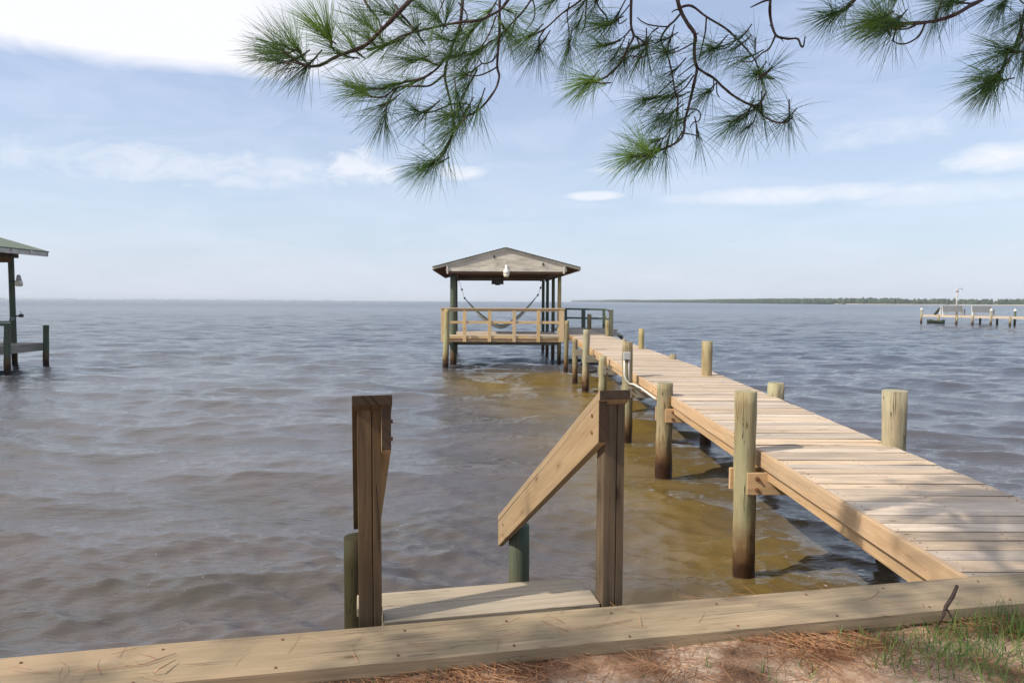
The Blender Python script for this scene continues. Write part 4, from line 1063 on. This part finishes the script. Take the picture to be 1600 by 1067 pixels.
rootL = [([crotch, (-2.8, -.4, 5.9), (-1.6, 1.6, 5.2), (-.6, 2.8, 4.45), tuple(atd(655, -25, 3.1))], .04, .010), ([(-1.6, 1.6, 5.2), (-.7, 2.7, 4.7), tuple(atd(724, -25, 3.2))], .03, .009), ([(-1.6, 1.6, 5.2), (-.6, 2.9, 4.8), tuple(atd(781, -25, 3.25))], .03, .008), ([(-1.6, 1.6, 5.2), (-.4, 2.9, 4.7), tuple(atd(805, -20, 3.2))], .025, .008)]
group(LG, LT, 'dense green branch at the left of the pine tree', 3.1, rootL, 0)
# centre branches
DENS[0] = .7
CG = [([(918, -15), (906, 2), (879, 21), (852, 45), (824, 60)], (0, 0), 4.5, 2.5, dict(tone=.6)), ([(852, 45), (843, 60), (841, 78)], (0, 0), 3, 2, DK), ([(828, -10), (835, 10), (834, 30), (822, 48)], (.1, .1), 3, 2, None),
      ([(890, 5), (886, 24), (889, 50), (888, 81)], (.1, .1), 2.5, 2, DK),
      ([(987, -15), (986, 39), (990, 57), (981, 75), (969, 99), (948, 120), (922, 131)], (0, -.1), 5.5, 3, BR),
      ([(989, 55), (1003, 64), (1011, 78), (1005, 90), (985, 88), (972, 96)], (0, 0), 3.5, 2, MD), ([(995, 58), (1000, 80), (988, 92)], (.05, 0), 3, 2, None),
      ([(986, 45), (975, 58), (960, 66), (938, 72)], (0, -.05), 3, 2, MD), ([(918, -10), (915, 20), (914, 40), (908, 52)], (.1, .1), 3.5, 2.5, None),
      ([(928, -8), (936, 12), (948, 27), (946, 40), (938, 40)], (.1, .05), 3.5, 2.5, MD), ([(984, 8), (970, 25), (958, 35), (944, 39)], (.05, 0), 2.6, 2, MD), ([(966, 30), (968, 38), (980, 30)], (.05, 0), 2.5, 2, None),
      ([(1207, -20), (1203, 8), (1204, 30), (1212, 55), (1230, 61), (1246, 61), (1251, 71), (1255, 73), (1258, 57)], (.1, 0), 6, 2.5, None), ([(1203, 0), (1190, 4), (1173, 12)], (.1, .1), 4.5, 2.5, None),
      ([(1212, 55), (1202, 76), (1190, 84), (1176, 96), (1160, 97)], (.05, .05), 3.5, 2, None), ([(1186, 121), (1196, 114), (1207, 106)], (0, 0), 3, 2.5, dict(tone=.2, n=40, spread=1.9)),
      ([(1220, 60), (1224, 66)], (.03, .03), 2, 1.5, None), ([(1203, 40), (1210, 46)], (.05, .05), 2, 1.5, None)]
CT = [(825, 58, -30, 20, 0, dict(tone=.7, n=80)), (800, 50, -10, 40, .05, DK), (840, 76, -25, 30, 0, DK), (888, 78, -8, 40, .1, dict(tone=.15, n=40)), (858, 5, -25, 15, .1, MD), (868, -5, -30, 20, .1, MD), (900, 45, -15, 30, .1, DK),
      (925, 128, -40, -8, -.1, dict(tone=.95, n=110)), (915, 132, -30, 25, -.1, dict(tone=.4, n=80)), (960, 88, -20, 30, 0, DK), (975, 95, -10, 35, 0, DK), (1000, 88, -20, 30, 0, dict(tone=.4)), (985, 78, -30, 10, 0, MD), (940, 72, -35, 5, 0, MD), (945, 38, -35, 10, .05, MD), (960, 30, -20, 30, .05, DK), (1010, 80, 0, 35, 0, DK), (905, 15, -20, 30, .1, DK), (930, 5, -20, 25, .1, DK),
      (1180, 60, 0, -40, .1, dict(tone=.2, n=35, spread=1.5)), (1207, 106, 30, -30, 0, dict(tone=.15, n=30, spread=1.6)), (1155, 62, -30, 30, .05, DK)]
rootC = [([crotch + UP * .8, (-2.2, .3, 6.6), (-.3, 1.9, 5.8), (.4, 2.9, 4.9), tuple(atd(987, -20, 3.35))], .035, .009), ([(-.3, 1.9, 5.8), (.2, 2.9, 4.7), tuple(atd(918, -20, 3.3))], .03, .008), ([(-.3, 1.9, 5.8), (.9, 2.8, 4.9), tuple(atd(1207, -25, 3.4))], .03, .01), ([(-.3, 1.9, 5.8), (0, 2.9, 4.7), tuple(atd(828, -15, 3.4))], .02, .006)]
group(CG, CT, 'thin branches hanging in the upper middle of the view', 3.3, rootC, 0)
DG = [([(1057, -20), (1060, 5), (1065, 21), (1075, 38), (1086, 54), (1085, 75), (1086, 96), (1089, 108), (1085, 128), (1080, 150), (1075, 170), (1071, 186), (1065, 216), (1035, 234), (1010, 243), (985, 245)], (.05, -.15), 8.5, 3, dict(tone=.8, n=130)),
      ([(1064, 12), (1076, 9), (1086, 13), (1104, 27), (1134, 45), (1150, 60), (1167, 78), (1179, 93), (1184, 106), (1188, 119)], (.05, 0), 5, 2.5, dict(tone=.7, n=110)),
      ([(1104, 27), (1102, 50), (1098, 69), (1092, 95)], (.05, .0), 3.5, 2.5, None), ([(1150, 55), (1145, 68), (1130, 77), (1112, 76)], (.02, 0), 3, 2, MD),
      ([(1089, 106), (1104, 116), (1116, 123), (1130, 137), (1146, 150), (1165, 161), (1184, 168)], (0, -.1), 5, 4, MD), ([(1184, 170), (1190, 160), (1198, 143)], (-.1, -.1), 3, 2, None),
      ([(1184, 170), (1192, 180), (1208, 190), (1225, 192), (1238, 184)], (-.1, -.15), 3.5, 3, None),
      ([(1182, 168), (1165, 178), (1145, 190)], (-.1, -.1), 2.5, 2, MD), ([(1182, 170), (1180, 185), (1170, 200)], (-.1, -.1), 2.5, 2, DK),
      ([(1115, 124), (1115, 138), (1112, 143), (1100, 147)], (0, 0), 2.5, 2, MD), ([(1120, 128), (1120, 145), (1124, 152)], (0, 0), 2.5, 1.8, None),
      ([(1063, 22), (1054, 33), (1044, 42), (1033, 60), (1037, 75), (1044, 90), (1051, 120), (1054, 140), (1059, 156), (1057, 188)], (.05, -.05), 4.2, 2.8, MD), ([(1044, 42), (1032, 42), (1014, 39), (1003, 34), (996, 28)], (.05, .05), 3, 2, None),
      ([(1028, 44), (1018, 52), (1008, 66)], (.05, .05), 3, 2, DK), ([(1086, 66), (1070, 75), (1052, 83), (1040, 81)], (.02, 0), 3, 2, MD), ([(1086, 100), (1070, 112), (1058, 122)], (0, 0), 2.5, 2, None),
      ([(1084, 118), (1070, 138), (1050, 153), (1040, 168), (1030, 182)], (0, 0), 3, 2.2, MD), ([(1052, 125), (1038, 138), (1022, 152), (1010, 156)], (0, 0), 2.8, 2, MD),
      ([(1070, 172), (1085, 171), (1094, 177), (1092, 189), (1084, 191), (1078, 200)], (0, 0), 2.8, 2, None), ([(1066, 208), (1078, 210), (1092, 213)], (0, -.05), 2.8, 2.2, None),
      ([(1070, 190), (1050, 200), (1038, 215), (1020, 222)], (0, -.1), 3, 2.2, dict(tone=.85, n=110)), ([(1066, 206), (1056, 222), (1040, 232), (1020, 238)], (0, -.1), 3, 2.2, MD), ([(1060, 15), (1053, 17), (1050, 20)], (0, 0), 3, 2, None), ([(1086, 54), (1092, 52)], (0, 0), 3, 1.5, None)]
DT = [(988, 244, -35, 5, -.15, dict(tone=.35, n=100, spread=1.1)), (1005, 230, -25, -25, -.15, dict(tone=.9, n=130)), (1020, 240, -25, 30, -.1, dict(tone=.75, n=110)), (1040, 234, -10, 35, -.1, dict(tone=.3, n=80)), (1010, 245, -25, 28, -.12, dict(tone=.7, n=90)),
      (1092, 213, 10, 40, -.05, dict(tone=.15, n=50, spread=1.5)), (1233, 189, 0, 15, -.15, dict(tone=.15, n=85, spread=2.3, L_=.19)), (1222, 192, -25, 20, -.12, dict(tone=.3, n=70, spread=1.3)), (1178, 172, -25, 30, -.1, DK), (1148, 190, -40, 15, -.1, dict(tone=.3)), (1165, 182, -20, 35, -.1, DK), (1190, 178, 0, 40, -.1, DK),
      (1185, 115, -30, -15, 0, dict(tone=.75, n=90)), (1180, 118, -30, 30, 0, dict(tone=.4, n=80)), (1165, 90, -35, 10, 0, MD), (1150, 75, -30, 20, 0, DK), (1110, 76, -40, 5, 0, dict(tone=.4)), (1112, 80, -30, 25, 0, DK),
      (1050, 152, -35, 5, 0, dict(tone=.6, n=90)), (1035, 155, -35, 15, 0, dict(tone=.7, n=80)), (1042, 180, -30, 15, 0, DK), (1015, 156, -35, 10, 0, MD), (1060, 190, -30, 15, 0, MD), (1035, 82, -30, 5, 0, MD), (1030, 65, -30, 10, 0, DK), (1045, 70, -10, 30, 0, DK), (1100, 146, -30, 20, 0, DK), (1048, 115, -30, 25, 0, DK), (1058, 135, -30, 20, 0, MD), (1045, 185, -25, 30, -.05, DK)]
rootD = [([crotch + UP * 1.6, (-1.6, 1.0, 7.4), (.4, 2.3, 6.3), (.8, 3.0, 5.0), tuple(atd(1057, -25, 3.45))], .035, .011)]
group(DG, DT, 'long curving branch with sparse tufts right of the middle', 3.4, rootD, 0)
DENS[0] = 1.0
EG = [([(1560, -18), (1535, 0), (1515, 10), (1495, 22), (1470, 31), (1440, 36), (1420, 37), (1398, 38)], (.1, -.1), 7.5, 5, dict(tone=.85, n=150, spread=.9)), ([(1445, 37), (1440, 50), (1432, 60), (1418, 68), (1405, 69), (1396, 65)], (0, -.05), 3.5, 2, None), ([(1430, 40), (1415, 46), (1397, 46)], (0, -.1), 3.5, 2.5, None),
      ([(1345, -15), (1335, 2), (1318, 14), (1300, 23)], (0, 0), 4, 3, dict(tone=.4, n=90)), ([(1515, 6), (1500, 5), (1487, 5)], (.05, .05), 3.5, 3, dict(tone=.4, n=90)),
      ([(1608, -15), (1600, 25), (1594, 50), (1587, 70), (1577, 81), (1571, 92), (1567, 105), (1562, 117), (1547, 132)], (.1, 0), 5, 3, dict(tone=.5, n=110)), ([(1580, -12), (1572, 2), (1566, 10)], (.1, .1), 3, 2, DK), ([(1590, -5), (1600, 6), (1615, 0)], (.1, .1), 3, 2, None), ([(1620, 20), (1606, 40), (1592, 56)], (.1, 0), 3, 2, None)]
ET = [(1385, 38, -45, -12, -.1, dict(tone=.9, n=130, spread=.7)), (1375, 36, -40, 8, -.1, dict(tone=.95, n=120, spread=.7)), (1390, 42, -35, 28, -.1, dict(tone=.2, n=90)), (1380, 30, -15, -40, -.08, dict(tone=.4, n=80)), (1395, 64, -10, 35, -.05, dict(tone=.1, n=14, spread=.7)), (1360, 34, -40, 12, -.1, dict(tone=.75, n=80)),
      (1300, 24, -35, 12, 0, dict(tone=.35, n=80)), (1320, 14, -25, 25, 0, dict(tone=.3, n=70)), (1485, 5, -35, 2, .05, MD), (1480, 10, -25, 28, .05, DK), (1565, 8, -25, 30, .1, DK), (1572, 80, -40, -5, 0, dict(tone=.5, n=100)), (1572, 82, -35, 20, 0, DK), (1550, 125, -42, -2, 0, dict(tone=.6, n=110)), (1548, 134, -28, 30, 0, dict(tone=.3, n=110)), (1598, 60, 5, 35, .05, DK), (1600, 90, -5, 35, .05, dict(tone=.25, n=80)), (1600, 30, -30, 20, .05, DK), (1560, 115, -25, 30, 0, DK), (1610, 20, -35, 15, .1, DK), (1460, 32, -15, 35, 0, dict(tone=.15, n=30)), (1400, -5, -20, 20, 0, MD)]
rootE = [([crotch + UP * 2.2, (-.9, .2, 7.8), (1.6, 1.6, 6.8), (2.6, 2.6, 5.0), tuple(atd(1562, -20, 3.1))], .035, .011), ([(1.6, 1.6, 6.8), (2.6, 2.6, 5.2), tuple(atd(1609, -18, 3.1))], .03, .008), ([(1.6, 1.6, 6.8), (1.9, 2.6, 5.0), tuple(atd(1348, -18, 3.05))], .03, .007)]
group(EG, ET, 'branch with a bright green tuft at the upper right', 3.0, rootE, 0)
# crown above and behind the camera (casts the dappled shade on the shore)
mbn = MB(); mbw = MB()
rng = random.Random(11)
def limb(p0, p1, r0, ncl, spread, tmin=.3):
    pts = smooth([Vector(p0), lerp(Vector(p0), Vector(p1), .5) + Vector((rng.uniform(-.3, .3), rng.uniform(-.3, .3), .35)), Vector(p1)], 5); m_ = len(pts)
    mbw.tube(pts, [r0 * (1 - .85 * i / (m_ - 1)) for i in range(m_)], 8, wob=.2)
    for _ in range(ncl):
        t = rng.uniform(tmin, 1) if tmin < 1 else 1; c = pts[int(t * (m_ - 1))] + Vector((rng.gauss(0, spread), rng.gauss(0, spread), rng.gauss(0, spread * .5)))
        d_ = Vector((rng.gauss(0, 1), rng.gauss(0, 1), rng.gauss(.1, .6)))
        needle_cluster(mbn, c, d_, L_=.22, n=60, spread=1.3, thick=.0031, tone=rng.random())
        mbw.tube([pts[int(t * (m_ - 1))], c], [.008, .004], 5)
LIMBS = []
for k in range(15):
    an = k * 2.4; h = 3.6 + k * .42; L_ = 3.9 - .14 * k
    p0 = TB + UP * h; p1 = p0 + Vector((math.cos(an) * L_, math.sin(an) * L_, .5)); LIMBS.append((p0, p1))
for (p0, p1) in LIMBS:
    if p1.y > 1.0 and p1.z < 2.39 + .5 * p1.y + .6: continue
    limb(p0, p1, .05, 26, .45)
for (p1) in ((-7.6, -.1, 6.5), (-6.6, .4, 6.7), (-5.6, .2, 6.5), (-4.6, .5, 6.7), (-3.6, .6, 6.6), (-2.7, 1.1, 6.7), (-2.0, 1.5, 6.6), (-1.4, .9, 7.0), (-1.9, 1.9, 6.7), (-1.0, 2.0, 6.8), (-.7, 1.4, 6.6), (-2.4, 1.6, 7.1), (-1.5, 1.5, 7.2), (-6.0, -.6, 6.9), (-4.2, -.3, 7.0)):
    limb(TB + UP * 6.3, p1, .035, 85 if (p1[0] > -2.5 and p1[1] > .8) else 30, .40)
for (p1) in ((-2.3, .9, 6.7), (-2.2, 1.5, 6.6), (-2.0, 2.1, 6.7), (-1.4, 1.2, 6.6), (-1.3, 1.9, 6.8), (-1.7, 2.4, 6.9)):
    limb(TB + UP * 6.3, p1, .03, 80, .36, 1.0)
bb = part(mbw, 'crown_limbs', M['trunk'], tree); nd = mbn.build('crown_needles', M['needle']); nd.data.transform(Matrix.Translation(-TB)); nd.parent = bb

# ------------------------------------------------------------------ light and sky
SUN_EL = R(43); sx, sy = -.915, -.404
sd = bpy.data.lights.new('sun', 'SUN'); sd.energy = 4.2; sd.angle = R(.53); sd.color = (1, .92, .79)
so = bpy.data.objects.new('sun', sd); COL.objects.link(so)
sv = Vector((sx * math.cos(SUN_EL), sy * math.cos(SUN_EL), math.sin(SUN_EL))).normalized()
so.rotation_euler = sv.to_track_quat('Z', 'Y').to_euler(); so.location = sv * 30
w = bpy.data.worlds.new('World'); scene.world = w; w.use_nodes = True; nt = w.node_tree; nt.nodes.clear(); L = nt.links.new
out = nt.nodes.new('ShaderNodeOutputWorld'); bg = nt.nodes.new('ShaderNodeBackground'); L(bg.outputs[0], out.inputs[0])
sky = nt.nodes.new('ShaderNodeTexSky'); sky.sky_type = 'NISHITA'; sky.sun_disc = False; sky.sun_elevation = SUN_EL; sky.sun_rotation = math.atan2(sx, sy); sky.air_density = 1.0; sky.dust_density = 1.6; sky.ozone_density = 1.5
STR = .12
bg.inputs[1].default_value = STR
tc = nt.nodes.new('ShaderNodeTexCoord'); sp = nt.nodes.new('ShaderNodeSeparateXYZ'); L(tc.outputs['Generated'], sp.inputs[0])
az = math_(nt, 'ARCTAN2', sp.outputs[0], sp.outputs[1]); el = math_(nt, 'ARCSINE', sp.outputs[2])
azd = math_(nt, 'MULTIPLY', az, 57.2958); eld = math_(nt, 'MULTIPLY', el, 57.2958)
cv = nt.nodes.new('ShaderNodeCombineXYZ'); L(math_(nt, 'MULTIPLY', azd, .06), cv.inputs[0]); L(math_(nt, 'MULTIPLY', eld, .22), cv.inputs[1])
n1 = N(nt, 'ShaderNodeTexNoise', i_Scale=1.6, i_Detail=7., i_Roughness=.6, i_Distortion=.5); L(cv.outputs[0], n1.inputs['Vector'])
cv2 = nt.nodes.new('ShaderNodeCombineXYZ'); L(math_(nt, 'MULTIPLY', azd, .28), cv2.inputs[0]); L(math_(nt, 'MULTIPLY', eld, .55), cv2.inputs[1])
n2 = N(nt, 'ShaderNodeTexNoise', i_Scale=1.1, i_Detail=7., i_Roughness=.62, i_Distortion=.8); L(cv2.outputs[0], n2.inputs['Vector'])
def pa(px, py):
    d = ray(px, py); return math.degrees(math.atan2(d.x, d.y)), math.degrees(math.atan2(d.z, math.hypot(d.x, d.y)))
def blob(px, py, wx, wy, soft=1.0, slope=0, noise=n2, amp=.9):
    """soft elliptical cloud; centre and half sizes given in photo px turned into angles"""
    a0, e0 = pa(px, py); a1, _ = pa(px + wx, py); _, e1 = pa(px, py - wy)
    dx = math_(nt, 'DIVIDE', math_(nt, 'SUBTRACT', azd, a0), abs(a1 - a0)); dy = math_(nt, 'DIVIDE', math_(nt, 'SUBTRACT', math_(nt, 'ADD', eld, math_(nt, 'MULTIPLY', math_(nt, 'SUBTRACT', azd, a0), slope)), e0), abs(e1 - e0))
    r2 = math_(nt, 'ADD', math_(nt, 'MULTIPLY', dx, dx), math_(nt, 'MULTIPLY', dy, dy))
    v = math_(nt, 'SUBTRACT', 1.0, r2)
    v = math_(nt, 'ADD', v, math_(nt, 'MULTIPLY', math_(nt, 'SUBTRACT', noise.outputs[0], .55), amp * 3.2))
    return math_(nt, 'MULTIPLY', v, soft, clamp=True)
def big_top():
    # large bright cloud sheet at the upper left: everything above a gently sloping edge
    a0, e0 = pa(0, 86); a1, e1 = pa(560, 135); k = (e1 - e0) / (a1 - a0)
    edge = math_(nt, 'ADD', e0, math_(nt, 'MULTIPLY', math_(nt, 'SUBTRACT', azd, a0), k))
    v = math_(nt, 'SUBTRACT', eld, edge); v = math_(nt, 'ADD', v, math_(nt, 'MULTIPLY', math_(nt, 'SUBTRACT', n1.outputs[0], .5), 2.4))
    v = math_(nt, 'MULTIPLY', v, .75, clamp=True)
    fade = math_(nt, 'SUBTRACT', 1.0, math_(nt, 'DIVIDE', math_(nt, 'SUBTRACT', azd, pa(380, 60)[0]), 20.), clamp=True)
    return math_(nt, 'MULTIPLY', v, fade)
clouds = [(big_top(), .95), (blob(300, 262, 330, 34, 1.0, 0, n2, 1.0), .4), (blob(565, 262, 60, 40, 1.2, 0, n2, 1.0), .6), (blob(720, 268, 42, 16, 1.1), .6), (blob(928, 306, 52, 9, 1.5, 0, n2, .35), .62), (blob(1230, 305, 250, 17, .9, 0, n2, .5), .62), (blob(1560, 245, 120, 28, 1, .0, n2, .5), .75), (blob(1380, 212, 130, 28, .8, .0, n2, .9), .42), (blob(1500, 300, 260, 22, .7, 0, n2, .5), .45), (blob(940, 266, 34, 6, 1), .35)]
skyc = nt.nodes.new('ShaderNodeHueSaturation'); skyc.inputs['Saturation'].default_value = 1.0; L(sky.outputs[0], skyc.inputs['Color'])
hz = ramp(nt, math_(nt, 'DIVIDE', eld, 40., clamp=True), [(0, gray(.8)), (.12, gray(.66)), (.4, gray(.48)), (1, gray(.4))]).outputs[0]
WH = 1 / STR
col = mix(nt, hz, skyc.outputs[0], (.72 * WH, .80 * WH, .93 * WH))
veil = ramp(nt, n1.outputs[0], [(.4, gray(0)), (.75, gray(.4))]).outputs[0]
col = mix(nt, veil, col, (.80 * WH, .82 * WH, .93 * WH))
tint = ramp(nt, math_(nt, 'DIVIDE', eld, 25., clamp=True), [(0, (.98, .97, .965)), (.25, (.945, .99, 1.02)), (.7, (.90, .95, 1.05))]).outputs[0]
col = mix(nt, 1.0, col, tint, 'MULTIPLY')
for c_, amt in clouds:
    col = mix(nt, math_(nt, 'MULTIPLY', c_, amt), col, (.93 * WH, .93 * WH, .97 * WH))
L(col, bg.inputs[0])

# ------------------------------------------------------------------ haze
hm_, nt, b, out = nodes('thin_sea_haze'); nt.nodes.remove(b)
pv = nt.nodes.new('ShaderNodeVolumePrincipled'); pv.inputs['Density'].default_value = .0002; pv.inputs['Color'].default_value = (.86, .92, 1, 1); nt.links.new(pv.outputs[0], out.inputs['Volume'])
mb = MB(); mb.box((0, 3300, 6.5), (15000, 7400, 15.5)); HAZE = True
if HAZE:
    o = mb.build('haze', hm_); tag(o, 'thin sea haze over the water', 'haze', kind='stuff')

vs_ = scene.view_settings; vs_.view_transform = 'Standard'; vs_.look = 'None'; vs_.exposure = 0.13; vs_.gamma = 1
